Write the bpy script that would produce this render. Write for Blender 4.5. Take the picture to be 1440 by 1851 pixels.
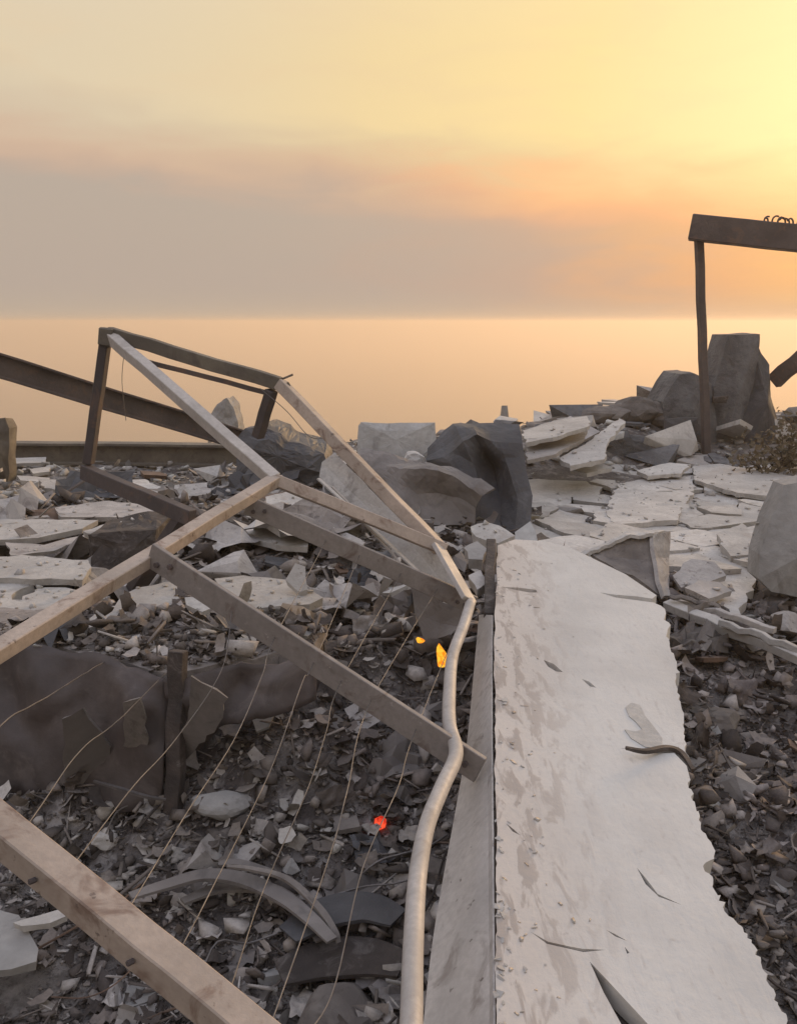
import bpy, bmesh, math, random
import numpy as np
from mathutils import Vector, Matrix, noise as mnoise

random.seed(7)
rng = np.random.default_rng(7)
for o in list(bpy.data.objects):
    bpy.data.objects.remove(o)
scene = bpy.context.scene
COL = scene.collection
R = math.radians

# ------------------------------------------------------------------ camera
PITCH, CAMZ, FPX, CU, CV = R(12.1), 1.9, 1603.0, 720.0, 925.5
cam_data = bpy.data.cameras.new('camera')
cam = bpy.data.objects.new('camera', cam_data)
COL.objects.link(cam)
cam.location = (0, 0, CAMZ)
cam.rotation_euler = (math.pi/2 - PITCH, 0, 0)
cam_data.sensor_fit = 'VERTICAL'
cam_data.angle = 2*math.atan(925.5/FPX)
cam_data.clip_start = 0.05
cam_data.clip_end = 80000
scene.camera = cam
scene.cycles.volume_bounces = 2
scene.render.resolution_x, scene.render.resolution_y = 796, 1024

# ------------------------------------------------------------------ light
SUN_AZ, SUN_EL = 37.0, 12.0        # degrees right of the view, above the sea
scene.view_settings.view_transform = 'Standard'
scene.view_settings.look = 'None'
scene.view_settings.exposure = 0.0
scene.view_settings.gamma = 1.0

sun_data = bpy.data.lights.new('sun', 'SUN')
sun_data.energy = 2.1
sun_data.angle = R(12)
sun_data.color = (1.0, 0.64, 0.34)
sun = bpy.data.objects.new('sun', sun_data)
COL.objects.link(sun)
sdir = Vector((math.sin(R(SUN_AZ))*math.cos(R(SUN_EL)), math.cos(R(SUN_AZ))*math.cos(R(SUN_EL)), math.sin(R(SUN_EL))))
sun.rotation_euler = sdir.to_track_quat('Z', 'Y').to_euler()
sun.location = sdir*60

class NT:
    """small node-tree helper"""
    def __init__(s, tree):
        s.t = tree; tree.nodes.clear()
    def n(s, typ, **kw):
        nd = s.t.nodes.new(typ)
        for k, v in kw.items():
            setattr(nd, k, v)
        return nd
    def set(s, sock, v):
        if isinstance(v, bpy.types.NodeSocket):
            s.t.links.new(v, sock)
        elif v is not None:
            if hasattr(sock.default_value, '__len__') and not hasattr(v, '__len__'):
                v = [v]*len(sock.default_value)
            if hasattr(sock.default_value, '__len__') and len(v) == 3 and len(sock.default_value) == 4:
                v = (*v, 1)
            sock.default_value = v
    def m(s, op, a, b=None, c=None, clamp=False):
        nd = s.n('ShaderNodeMath', operation=op, use_clamp=clamp)
        for i, v in enumerate((a, b, c)):
            if v is not None: s.set(nd.inputs[i], v)
        return nd.outputs[0]
    def mix(s, f, a, b, blend='MIX'):
        nd = s.n('ShaderNodeMix', data_type='RGBA', blend_type=blend)
        s.set(nd.inputs['Factor'], f); s.set(nd.inputs[6], a); s.set(nd.inputs[7], b)
        return nd.outputs[2]
    def smooth(s, v, lo, hi, a=0.0, b=1.0):
        nd = s.n('ShaderNodeMapRange', interpolation_type='SMOOTHSTEP')
        for i, x in enumerate((v, lo, hi, a, b)): s.set(nd.inputs[i], x)
        return nd.outputs[0]
    def noise(s, vec, scale, detail=4, rough=.55, dist=0.0):
        nd = s.n('ShaderNodeTexNoise')
        if vec is not None: s.set(nd.inputs['Vector'], vec)
        s.set(nd.inputs['Scale'], scale); s.set(nd.inputs['Detail'], detail)
        s.set(nd.inputs['Roughness'], rough); s.set(nd.inputs['Distortion'], dist)
        return nd.outputs['Fac']
    def comb(s, x, y, z):
        nd = s.n('ShaderNodeCombineXYZ')
        for i, v in enumerate((x, y, z)): s.set(nd.inputs[i], v)
        return nd.outputs[0]
    def ramp(s, v, stops):
        nd = s.n('ShaderNodeValToRGB')
        e = nd.color_ramp.elements
        while len(e) < len(stops): e.new(0.5)
        for el, (p, c) in zip(e, stops):
            el.position = p; el.color = (*c, 1) if len(c) == 3 else c
        s.set(nd.inputs[0], v)
        return nd.outputs[0]

world = bpy.data.worlds.new('World')
scene.world = world
world.use_nodes = True
w = NT(world.node_tree)
tc = w.n('ShaderNodeTexCoord')
sep = w.n('ShaderNodeSeparateXYZ'); w.set(sep.inputs[0], tc.outputs['Generated'])
X, Y, Z = sep.outputs
el = w.m('MULTIPLY', w.m('ARCSINE', Z), 180/math.pi)
az = w.m('MULTIPLY', w.m('ARCTAN2', X, Y), 180/math.pi)
nv = w.comb(w.m('MULTIPLY', X, 1.6), w.m('MULTIPLY', Y, 1.6), w.m('MULTIPLY', Z, 7))
n1 = w.noise(nv, 1.5, 3, .5)
n2 = w.noise(nv, 4.5, 4, .55, .6)
# angular distance from the veiled sun (flattened: smoke spreads the glow sideways)
daz = w.m('DIVIDE', w.m('SUBTRACT', az, SUN_AZ), 30.0)
dele = w.m('DIVIDE', w.m('SUBTRACT', el, SUN_EL), 17.0)
dist = w.m('SQRT', w.m('ADD', w.m('MULTIPLY', daz, daz), w.m('MULTIPLY', dele, dele)))
glow = w.smooth(dist, 2.0, 0.25)
clear = w.ramp(glow, [(0, (.74, .61, .43)), (.35, (.86, .66, .36)), (.7, (.94, .72, .34)), (1, (.95, .78, .43))])
clear = w.mix(w.m('MULTIPLY', w.smooth(n2, .45, .68), .16), clear, (.80, .58, .36))
# upper haze: paler and more neutral overhead
upper = w.smooth(el, 14, 48)
hi_col = w.mix(w.smooth(dist, 4.5, 1.0), (.79, .82, .98), (.96, .92, .91))
clear = w.mix(upper, clear, hi_col)
# the smoke bank over the sea
edge = w.m('ADD', w.m('MULTIPLY_ADD', az, -.085, 8.6), w.m('MULTIPLY', w.m('SUBTRACT', n1, .5), 5.0))
edge = w.m('ADD', edge, w.m('MULTIPLY', w.m('SUBTRACT', n2, .5), 3.0))
dlt = w.m('SUBTRACT', el, edge)
smoke = w.smooth(dlt, 3.4, -2.2)
near = w.smooth(w.m('ADD', az, w.m('MULTIPLY', w.m('SUBTRACT', n2, .5), 16)), -10, 40)
smoke_col = w.ramp(near, [(0, (.475, .395, .335)), (.3, (.53, .385, .305)), (.65, (.77, .42, .22)), (1, (.97, .55, .19))])
fringe = w.m('MULTIPLY', w.smooth(w.m('ABSOLUTE', w.m('SUBTRACT', dlt, -.2)), 2.6, 0), w.smooth(near, .0, .35, .28, .95))
smoke_col = w.mix(fringe, smoke_col, (.92, .43, .23))
low = w.smooth(el, 2.4, .1)                       # dull line where the smoke meets the sea
smoke_col = w.mix(w.m('MULTIPLY', low, .45), smoke_col, (.48, .42, .33))
col = w.mix(smoke, clear, smoke_col)
sky = w.n('ShaderNodeTexSky', sky_type='NISHITA', sun_disc=False)
sky.sun_elevation = R(SUN_EL); sky.sun_rotation = R(SUN_AZ)
sky.air_density = 2.0; sky.dust_density = 6.0
bg1 = w.n('ShaderNodeBackground'); w.set(bg1.inputs[0], sky.outputs[0]); bg1.inputs[1].default_value = 0.012
bg2 = w.n('ShaderNodeBackground'); w.set(bg2.inputs[0], col); bg2.inputs[1].default_value = 0.97
add = w.n('ShaderNodeAddShader')
w.set(add.inputs[0], bg1.outputs[0]); w.set(add.inputs[1], bg2.outputs[0])
out = w.n('ShaderNodeOutputWorld'); w.set(out.inputs[0], add.outputs[0])

# ------------------------------------------------------------------ helpers: geometry from the photo's sight lines
FW = Vector((0, math.cos(PITCH), -math.sin(PITCH)))
UPV = Vector((0, math.sin(PITCH), math.cos(PITCH)))
EYE = Vector((0, 0, CAMZ))
def ray(u, v):
    return FW + Vector((1, 0, 0))*((u-CU)/FPX) + UPV*((CV-v)/FPX)
def atz(u, v, z):
    r = ray(u, v); return EYE + r*((z-CAMZ)/r.z)
def aty(u, v, y):
    r = ray(u, v); return EYE + r*(y/r.y)
def atp(u, v, p, n):
    r = ray(u, v); n = Vector(n); return EYE + r*((Vector(p)-EYE).dot(n)/r.dot(n))
def proj(p):
    d = Vector(p)-EYE; k = d.dot(FW)
    return CU+FPX*d.x/k, CV-FPX*d.dot(UPV)/k
def on(a, b, u):
    lo, hi = 0.0, 1.0
    ua, ub = proj(a)[0], proj(b)[0]
    for _ in range(40):
        m_ = (lo+hi)/2
        um = proj(a.lerp(b, m_))[0]
        if (um < u) == (ua < ub): lo = m_
        else: hi = m_
    return a.lerp(b, lo)

def tag(o, label=None, cat=None, group=None, kind=None):
    if label: o['label'] = label
    if cat: o['category'] = cat
    if group: o['group'] = group
    if kind: o['kind'] = kind
    elif cat: o['kind'] = 'thing'
    return o
def thing(name, label, cat, loc, group=None):
    o = bpy.data.objects.new(name, None); o.empty_display_size = .1
    COL.objects.link(o); o.location = loc
    return tag(o, label, cat, group)
def wloc(o):
    v = Vector(o.location)
    while o.parent: o = o.parent; v += Vector(o.location)
    return v
def mk(name, verts, faces, mat, parent=None, smooth=False, mats=None):
    """link one mesh given in world coordinates"""
    verts = [Vector(v) for v in verts]
    if parent is not None: org = wloc(parent)
    else:
        xs = [v.x for v in verts]; ys = [v.y for v in verts]
        org = Vector(((min(xs)+max(xs))/2, (min(ys)+max(ys))/2, min(v.z for v in verts)))
    me = bpy.data.meshes.new(name)
    me.from_pydata([v-org for v in verts], [], faces)
    bm = bmesh.new(); bm.from_mesh(me)
    bmesh.ops.recalc_face_normals(bm, faces=bm.faces)
    bm.to_mesh(me); bm.free()
    me.materials.append(mat)
    if smooth:
        me.polygons.foreach_set('use_smooth', [True]*len(me.polygons))
    o = bpy.data.objects.new(name, me); COL.objects.link(o)
    if parent is not None: o.parent = parent
    else: o.location = org
    return o
def bev(o, wd=.004, seg=1):
    m_ = o.modifiers.new('bevel', 'BEVEL'); m_.width = wd; m_.segments = seg; m_.limit_method = 'ANGLE'; m_.angle_limit = R(35)
    return o

def frame(d, up=Vector((0, 0, 1))):
    d = d.normalized()
    s = d.cross(up)
    if s.length < 1e-4: s = d.cross(Vector((0, 1, 0)))
    s.normalize()
    return d, s, s.cross(d)
def beam_geo(a, b, prof, roll=0.0, nseg=1, wob=0.0, up=Vector((0, 0, 1))):
    """closed profile (list of (side, up)) swept along a-b with slight wobble"""
    a, b = Vector(a), Vector(b)
    d, s, t = frame(b-a, up)
    c, sn = math.cos(roll), math.sin(roll)
    s, t = s*c+t*sn, t*c-s*sn
    V, F = [], []
    k = len(prof)
    for i in range(nseg+1):
        p = a.lerp(b, i/nseg)
        if wob and 0 < i < nseg:
            p = p+s*random.uniform(-wob, wob)+t*random.uniform(-wob, wob)
        for (x, y) in prof: V.append(p+s*x+t*y)
    for i in range(nseg):
        for j in range(k):
            q = (j+1) % k
            F.append((i*k+j, i*k+q, (i+1)*k+q, (i+1)*k+j))
    F.append(tuple(range(k))); F.append(tuple(nseg*k+j for j in range(k)))
    return V, F
def rect(wd, h): return [(-wd/2, -h/2), (wd/2, -h/2), (wd/2, h/2), (-wd/2, h/2)]
def ibeam(wd, h, tf, tw):
    a, b, c = wd/2, h/2, tw/2
    return [(-a, -b), (a, -b), (a, -b+tf), (c, -b+tf), (c, b-tf), (a, b-tf), (a, b), (-a, b), (-a, b-tf), (-c, b-tf), (-c, -b+tf), (-a, -b+tf)]
def beam(name, a, b, prof, mat, parent=None, roll=0.0, nseg=6, wob=.002, bw=.003, up=Vector((0, 0, 1))):
    V, F = beam_geo(a, b, prof, roll, nseg, wob, up)
    return bev(mk(name, V, F, mat, parent), bw)
def spline(pts, n=8):
    pts = [Vector(p) for p in pts]
    P = [pts[0]*2-pts[1]]+pts+[pts[-1]*2-pts[-2]]
    res = []
    for i in range(1, len(P)-2):
        for k in range(n):
            t = k/n
            p0, p1, p2, p3 = P[i-1:i+3]
            res.append(.5*((2*p1)+(p2-p0)*t+(2*p0-5*p1+4*p2-p3)*t*t+(3*p1-p0-3*p2+p3)*t**3))
    res.append(pts[-1])
    return res
def sweep(name, path, prof, mat, parent=None, smooth=False, taper=None, up=Vector((0, 0, 1))):
    V, F = [], []
    k = len(prof); n = len(path)
    for i, p in enumerate(path):
        d = path[min(i+1, n-1)]-path[max(i-1, 0)]
        d, s, t = frame(d, up)
        f = taper(i/(n-1)) if taper else 1
        for (x, y) in prof: V.append(p+s*x*f+t*y*f)
    for i in range(n-1):
        for j in range(k):
            q = (j+1) % k
            F.append((i*k+j, i*k+q, (i+1)*k+q, (i+1)*k+j))
    F.append(tuple(range(k))); F.append(tuple((n-1)*k+j for j in range(k)))
    return mk(name, V, F, mat, parent, smooth)
def circ(r, k=8): return [(r*math.cos(2*math.pi*i/k), r*math.sin(2*math.pi*i/k)) for i in range(k)]

def rough_loop(P, step=.05, amp=.012):
    """subdivide a 3D outline and shake it in its own plane"""
    P = [Vector(p) for p in P]
    out_ = []
    n = len(P)
    for i in range(n):
        a, b = P[i], P[(i+1) % n]
        k = max(1, min(14, int((b-a).length/step)))
        d = (b-a).normalized(); s = d.cross(Vector((0, 0, 1)))
        for j in range(k):
            p = a.lerp(b, j/k)
            if j: p = p+s*random.gauss(0, amp)+d*random.uniform(-.3, .3)*step
            out_.append(p)
    return out_
def plate_geo(loop, holes, th, down=None, inset=0.0):
    bm = bmesh.new()
    for L in [loop]+holes:
        vs = [bm.verts.new(p) for p in L]
        for i in range(len(vs)): bm.edges.new((vs[i], vs[(i+1) % len(vs)]))
    bmesh.ops.triangle_fill(bm, use_beauty=True, edges=bm.edges[:])
    bm.verts.index_update()
    V = [v.co.copy() for v in bm.verts]; T = [tuple(v.index for v in f.verts) for f in bm.faces]
    B = [(e.verts[0].index, e.verts[1].index) for e in bm.edges if len(e.link_faces) == 1]
    bm.free()
    n = len(V)
    cen = sum(V, Vector())/n
    if down is None: down = Vector((0, 0, -1))
    V2 = [v+down*th*random.uniform(.85, 1.15)+(cen-v).normalized()*inset*random.uniform(.2, 1) for v in V]
    return V+V2, T+[tuple(i+n for i in t[::-1]) for t in T]+[(a, b, b+n, a+n) for a, b in B]
def plate(name, px, mat, z=None, th=.035, tilt=(0, 0), parent=None, amp=.01, step=.06, y=None, inset=.01, holes=(), excl=True):
    """flat broken piece whose outline is read off the photo, lying on a plane at height z (tilt = slope in x, y)"""
    cu = sum(p[0] for p in px)/len(px); cv = sum(p[1] for p in px)/len(px)
    c = atz(cu, cv, z) if y is None else aty(cu, cv, y)
    n = Vector((-tilt[0], -tilt[1], 1)) if y is None else Vector((tilt[0], -1, tilt[1]))
    L = [atp(u, v, c, n) for u, v in px]
    if y is None and excl: EXCL.append([(p.x, p.y) for p in L])
    L = rough_loop(L, step, amp)
    if y is not None:      # upright pieces: the shake must stay in their own plane
        nn = n.normalized(); L = [p-nn*((p-c).dot(nn)) for p in L]
    H = [[atp(u, v, c, n) for u, v in h] for h in holes]
    dn = Vector((0, 0, -1)) if y is None else -n.normalized()
    if y is not None: dn = Vector((0, 1, 0))
    V, F = plate_geo(L, H, th, dn, inset)
    o = mk(name, V, F, mat, parent)
    return o
EXCL = []

def sheet(name, rows, mat, parent=None, sub=6, amp=.02, th=.012, nscale=3.0, seed=0, smooth=False):
    """crumpled sheet through rows of (u, v, y) sight points"""
    G = [[aty(*p) for p in r] for r in rows]
    nr, nc = len(G), len(G[0])
    V, F = [], []
    W = (nc-1)*sub+1
    Hh = (nr-1)*sub+1
    for i in range(Hh):
        for j in range(W):
            a, b = min(i//sub, nr-2), min(j//sub, nc-2)
            s, t = i/sub-a, j/sub-b
            p = G[a][b].lerp(G[a][b+1], t).lerp(G[a+1][b].lerp(G[a+1][b+1], t), s)
            q = p*nscale+Vector((seed, seed*.7, 0))
            e = 1.0
            p = p+Vector((mnoise.noise(q), mnoise.noise(q+Vector((9, 0, 0)))*1.3, mnoise.noise(q+Vector((0, 9, 0)))))*amp*e
            p = p+Vector((0, mnoise.noise(q*3.7), mnoise.noise(q*3.1+Vector((3, 3, 3)))))*amp*.45
            p = p+Vector((0, -abs(mnoise.noise(q*1.7+Vector((4, 1, 7))))*amp*1.2, abs(mnoise.noise(q*2.3))*amp*.6))
            V.append(p)
    for i in range(Hh-1):
        for j in range(W-1):
            k = i*W+j
            if (i+j) % 2: F += [(k, k+1, k+W+1), (k, k+W+1, k+W)]
            else: F += [(k, k+1, k+W), (k+1, k+W+1, k+W)]
    o = mk(name, V, F, mat, parent, smooth)
    m_ = o.modifiers.new('solid', 'SOLIDIFY'); m_.thickness = th; m_.offset = 0
    return o

# ------------------------------------------------------------------ materials
def base_mat(name):
    m_ = bpy.data.materials.new(name); m_.use_nodes = True
    t = NT(m_.node_tree)
    o = t.n('ShaderNodeOutputMaterial'); b = t.n('ShaderNodeBsdfPrincipled')
    t.set(o.inputs[0], b.outputs[0])
    return m_, t, b
def mat(name, c1, c2, scale=6.0, rough=.85, bump=.3, fine=60.0, metallic=0.0, var=.25, dirt=None, dirt_amt=.5, spots=None, bdist=.01):
    """two-tone weathered surface: broad patches, fine grain, relief, tone varying from piece to piece"""
    m_, t, b = base_mat(name)
    g = t.n('ShaderNodeNewGeometry').outputs['Position']
    oi = t.n('ShaderNodeObjectInfo')
    big = t.noise(g, scale, 3, .6, .4)
    fin = t.noise(g, fine, 3, .65)
    c = t.mix(t.smooth(big, .32, .68), c1, c2)
    c = t.mix(t.smooth(fin, .3, .7, 0, .45), c, tuple(x*.62 for x in c1))
    if dirt:
        d2 = t.noise(g, scale*2.3, 4, .68, .8)
        c = t.mix(t.smooth(d2, .52, .70, 0, dirt_amt), c, dirt)
    if spots:
        sp = t.noise(g, scale*9, 3, .6)
        c = t.mix(t.smooth(sp, .66, .74, 0, .8), c, spots)
    if var:
        v = t.m('MULTIPLY_ADD', oi.outputs['Random'], 2*var, 1-var)
        c = t.mix(1.0, c, t.comb(v, v, v), 'MULTIPLY')
    t.set(b.inputs['Base Color'], c)
    t.set(b.inputs['Roughness'], t.smooth(big, .2, .8, max(.05, rough-.12), min(1, rough+.1)))
    b.inputs['Metallic'].default_value = metallic
    bp = t.n('ShaderNodeBump'); bp.inputs['Strength'].default_value = bump; bp.inputs['Distance'].default_value = bdist
    hgt = t.m('ADD', t.m('MULTIPLY', t.noise(g, fine*.35, 4, .7), 1.0), t.m('MULTIPLY', fin, .5))
    t.set(bp.inputs['Height'], hgt); t.set(b.inputs['Normal'], bp.outputs[0])
    return m_

M = {}
M['plaster'] = mat('ashen plaster', (.56, .535, .505), (.42, .40, .38), 3.0, .92, .6, 38, var=.14, dirt=(.30, .27, .25), dirt_amt=.55, spots=(.2, .18, .17))
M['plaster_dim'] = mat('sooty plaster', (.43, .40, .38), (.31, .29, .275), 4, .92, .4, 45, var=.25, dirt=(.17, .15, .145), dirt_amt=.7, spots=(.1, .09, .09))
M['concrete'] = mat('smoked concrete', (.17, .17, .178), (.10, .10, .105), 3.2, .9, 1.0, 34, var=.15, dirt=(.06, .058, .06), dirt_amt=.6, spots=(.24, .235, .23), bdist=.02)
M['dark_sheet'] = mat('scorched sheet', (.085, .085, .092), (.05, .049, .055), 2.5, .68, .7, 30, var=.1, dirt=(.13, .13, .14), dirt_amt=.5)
M['mid_sheet'] = mat('grey crumpled sheet', (.235, .213, .203), (.15, .135, .128), 2.5, .75, .35, 30, var=.1, dirt=(.06, .057, .057), dirt_amt=.5)
M['pale_sheet'] = mat('pale grey panel', (.60, .60, .60), (.47, .47, .47), 2.0, .8, .3, 30, var=.1, dirt=(.2, .19, .19), dirt_amt=.5)
M['tan_metal'] = mat('ash coated painted metal', (.47, .385, .325), (.36, .30, .255), 4, .62, .35, 60, var=.05, dirt=(.18, .115, .085), dirt_amt=.85, spots=(.12, .085, .07), bdist=.005)
M['grey_bar'] = mat('heat stained flat bar', (.26, .232, .218), (.18, .16, .15), 4, .58, .35, 60, var=.1, dirt=(.12, .085, .07), dirt_amt=.8, spots=(.34, .31, .29), bdist=.005)
M['pale_tube'] = mat('pale bleached tube', (.50, .46, .43), (.40, .37, .345), 6, .6, .2, 60, var=.05, dirt=(.27, .23, .2), dirt_amt=.45, bdist=.004)
M['dark_steel'] = mat('rusted dark steel', (.10, .08, .078), (.065, .055, .057), 4, .7, .35, 50, var=.15, dirt=(.15, .09, .065), dirt_amt=.6)
M['olive_steel'] = mat('weathered olive steel', (.19, .165, .13), (.12, .105, .09), 4, .75, .35, 50, var=.1, dirt=(.07, .055, .05), dirt_amt=.6)
M['flashing'] = mat('dulled galvanised flashing', (.58, .545, .515), (.45, .425, .405), 3.5, .55, .25, 50, metallic=.0, var=.0, dirt=(.17, .135, .115), dirt_amt=.55, spots=(.1, .08, .07), bdist=.005)
M['char'] = mat('charred timber', (.07, .056, .05), (.035, .03, .029), 6, .9, .7, 40, var=.3, dirt=(.2, .18, .17), dirt_amt=.4)
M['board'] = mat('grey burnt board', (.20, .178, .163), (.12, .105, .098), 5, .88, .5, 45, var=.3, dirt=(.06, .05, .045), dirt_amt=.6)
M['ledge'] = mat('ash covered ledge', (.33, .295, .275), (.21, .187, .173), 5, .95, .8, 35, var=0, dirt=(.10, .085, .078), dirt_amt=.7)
M['wire'] = mat('grey cable', (.17, .155, .15), (.11, .10, .098), 20, .5, .1, 90, metallic=.3, var=.1)
M['rust'] = mat('rust brown scrap', (.20, .125, .085), (.12, .08, .06), 6, .85, .5, 40, var=.25, dirt=(.3, .26, .23), dirt_amt=.4)
M['rock'] = mat('grey boulder', (.36, .35, .34), (.26, .25, .24), 3, .92, .7, 25, var=.15, dirt=(.14, .13, .125), dirt_amt=.6)
M['screen'] = mat('torn pale screen cloth', (.62, .61, .60), (.52, .51, .50), 4, .85, .3, 80, var=.1, dirt=(.2, .185, .175), dirt_amt=.5)
for nd in M['screen'].node_tree.nodes:
    if nd.type == 'BSDF_PRINCIPLED': nd.inputs['Alpha'].default_value = .74
M['leaf'] = mat('scorched leaves', (.10, .082, .045), (.15, .105, .06), 9, .8, .2, 60, var=.3, dirt=(.07, .045, .03), dirt_amt=.6)
M['stem'] = mat('burnt stem', (.075, .055, .04), (.05, .04, .03), 9, .9, .4, 60, var=.2)

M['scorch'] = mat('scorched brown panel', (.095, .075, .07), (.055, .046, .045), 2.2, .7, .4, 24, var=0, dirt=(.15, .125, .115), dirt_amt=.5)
# soil under the rubble
def ground_mat():
    m_, t, b = base_mat('ash and burnt soil')
    g = t.n('ShaderNodeNewGeometry').outputs['Position']
    n_ = t.noise(g, 1.6, 3, .62, .4); f_ = t.noise(g, 26, 4, .7); c_ = t.noise(g, 7, 3, .65)
    c = t.mix(t.smooth(n_, .35, .65), (.085, .071, .066), (.175, .157, .146))
    c = t.mix(t.smooth(c_, .46, .62, 0, .8), c, (.30, .275, .26))
    c = t.mix(t.smooth(f_, .45, .7, 0, .7), c, (.045, .038, .036))
    t.set(b.inputs['Base Color'], c); b.inputs['Roughness'].default_value = .95
    bp = t.n('ShaderNodeBump'); bp.inputs['Strength'].default_value = .9; bp.inputs['Distance'].default_value = .03
    t.set(bp.inputs['Height'], t.m('ADD', f_, c_)); t.set(b.inputs['Normal'], bp.outputs[0])
    return m_
M['ground'] = ground_mat()

def tone_mat(name, lo, mid, hi):
    """rubble: each piece carries its own tone, with grain on top"""
    m_, t, b = base_mat(name)
    at = t.n('ShaderNodeAttribute', attribute_name='tone')
    g = t.n('ShaderNodeNewGeometry').outputs['Position']
    c = t.ramp(at.outputs['Fac'], [(0, lo), (.55, mid), (1, hi)])
    f_ = t.noise(g, 42, 3, .7)
    c = t.mix(t.smooth(f_, .35, .7, 0, .55), c, t.mix(.5, lo, c))
    hue = t.noise(g, 2.3, 3, .5)
    c = t.mix(t.smooth(hue, .4, .7, 0, .35), c, t.mix(1.0, c, (.92, 1.0, .93), 'MULTIPLY'))
    t.set(b.inputs['Base Color'], c); b.inputs['Roughness'].default_value = .9
    bp = t.n('ShaderNodeBump'); bp.inputs['Strength'].default_value = .5; bp.inputs['Distance'].default_value = .008
    t.set(bp.inputs['Height'], t.noise(g, 60, 2, .7)); t.set(b.inputs['Normal'], bp.outputs[0])
    return m_
M['rub_l'] = tone_mat('grey rubble', (.055, .044, .040), (.24, .203, .183), (.57, .53, .50))
M['patch'] = mat('bare render', (.47, .455, .43), (.42, .405, .385), 6, .9, .4, 50, var=0)
M['rub_r'] = tone_mat('brown rubble', (.05, .041, .038), (.215, .18, .167), (.52, .47, .445))
M['rub_f'] = tone_mat('pale rubble', (.09, .082, .08), (.28, .26, .25), (.55, .525, .50))

def emit_mat(name, inner, outer, s):
    m_ = bpy.data.materials.new(name); m_.use_nodes = True
    t = NT(m_.node_tree)
    o = t.n('ShaderNodeOutputMaterial'); e = t.n('ShaderNodeEmission')
    g = t.n('ShaderNodeNewGeometry').outputs['Position']
    t.set(e.inputs[0], t.mix(t.smooth(t.noise(g, 55, 3, .6), .35, .6), outer, inner)); e.inputs[1].default_value = s
    t.set(o.inputs[0], e.outputs[0])
    return m_
M['flame'] = emit_mat('flame', (1.0, .50, .04), (1.0, .22, .01), 1.25)
M['ember'] = emit_mat('glowing ember', (1.0, .10, .04), (.5, .02, .01), 1.1)

# plaster cap of the wall, with slanting stains near its metal edge
def cap_mat():
    m_, t, b = base_mat('stained plaster cap')
    g = t.n('ShaderNodeNewGeometry').outputs['Position']
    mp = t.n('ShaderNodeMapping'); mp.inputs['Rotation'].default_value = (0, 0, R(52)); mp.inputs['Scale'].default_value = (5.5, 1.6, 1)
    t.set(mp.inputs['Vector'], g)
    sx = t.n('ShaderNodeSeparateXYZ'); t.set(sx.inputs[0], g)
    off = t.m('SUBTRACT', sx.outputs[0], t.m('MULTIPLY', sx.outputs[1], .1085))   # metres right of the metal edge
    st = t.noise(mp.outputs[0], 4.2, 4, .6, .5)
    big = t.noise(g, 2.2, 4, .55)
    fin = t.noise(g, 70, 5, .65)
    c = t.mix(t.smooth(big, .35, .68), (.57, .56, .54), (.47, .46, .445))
    c = t.mix(t.smooth(off, .34, .02, 0, .5), c, (.56, .475, .405))  # warm light on the left side, painted into the plaster colour
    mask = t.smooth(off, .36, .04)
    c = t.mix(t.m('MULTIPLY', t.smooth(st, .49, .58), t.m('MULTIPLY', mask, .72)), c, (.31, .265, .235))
    c = t.mix(t.m('MULTIPLY', t.smooth(t.noise(mp.outputs[0], 9, 4, .6), .58, .72), .35), c, (.36, .33, .31))
    c = t.mix(t.smooth(t.noise(g, 24, 4, .6), .66, .78, 0, .6), c, (.33, .30, .28))
    c = t.mix(t.smooth(fin, .4, .75, 0, .2), c, (.4, .38, .36))
    t.set(b.inputs['Base Color'], c); b.inputs['Roughness'].default_value = .88
    bp = t.n('ShaderNodeBump'); bp.inputs['Strength'].default_value = .3; bp.inputs['Distance'].default_value = .009
    t.set(bp.inputs['Height'], t.m('ADD', t.m('MULTIPLY', fin, .25), t.m('ADD', t.noise(g, 14, 5, .6), t.m('MULTIPLY', st, .8))))
    t.set(b.inputs['Normal'], bp.outputs[0])
    return m_
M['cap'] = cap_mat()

def sea_mat():
    m_, t, b = base_mat('sea water')
    g = t.n('ShaderNodeNewGeometry').outputs['Position']
    b.inputs['Base Color'].default_value = (.09, .095, .09, 1)
    b.inputs['Roughness'].default_value = .22
    b.inputs['IOR'].default_value = 1.33
    bp = t.n('ShaderNodeBump'); bp.inputs['Strength'].default_value = .35; bp.inputs['Distance'].default_value = 1.2
    t.set(bp.inputs['Height'], t.noise(g, .05, 5, .6)); t.set(b.inputs['Normal'], bp.outputs[0])
    return m_
M['sea'] = sea_mat()

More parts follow.
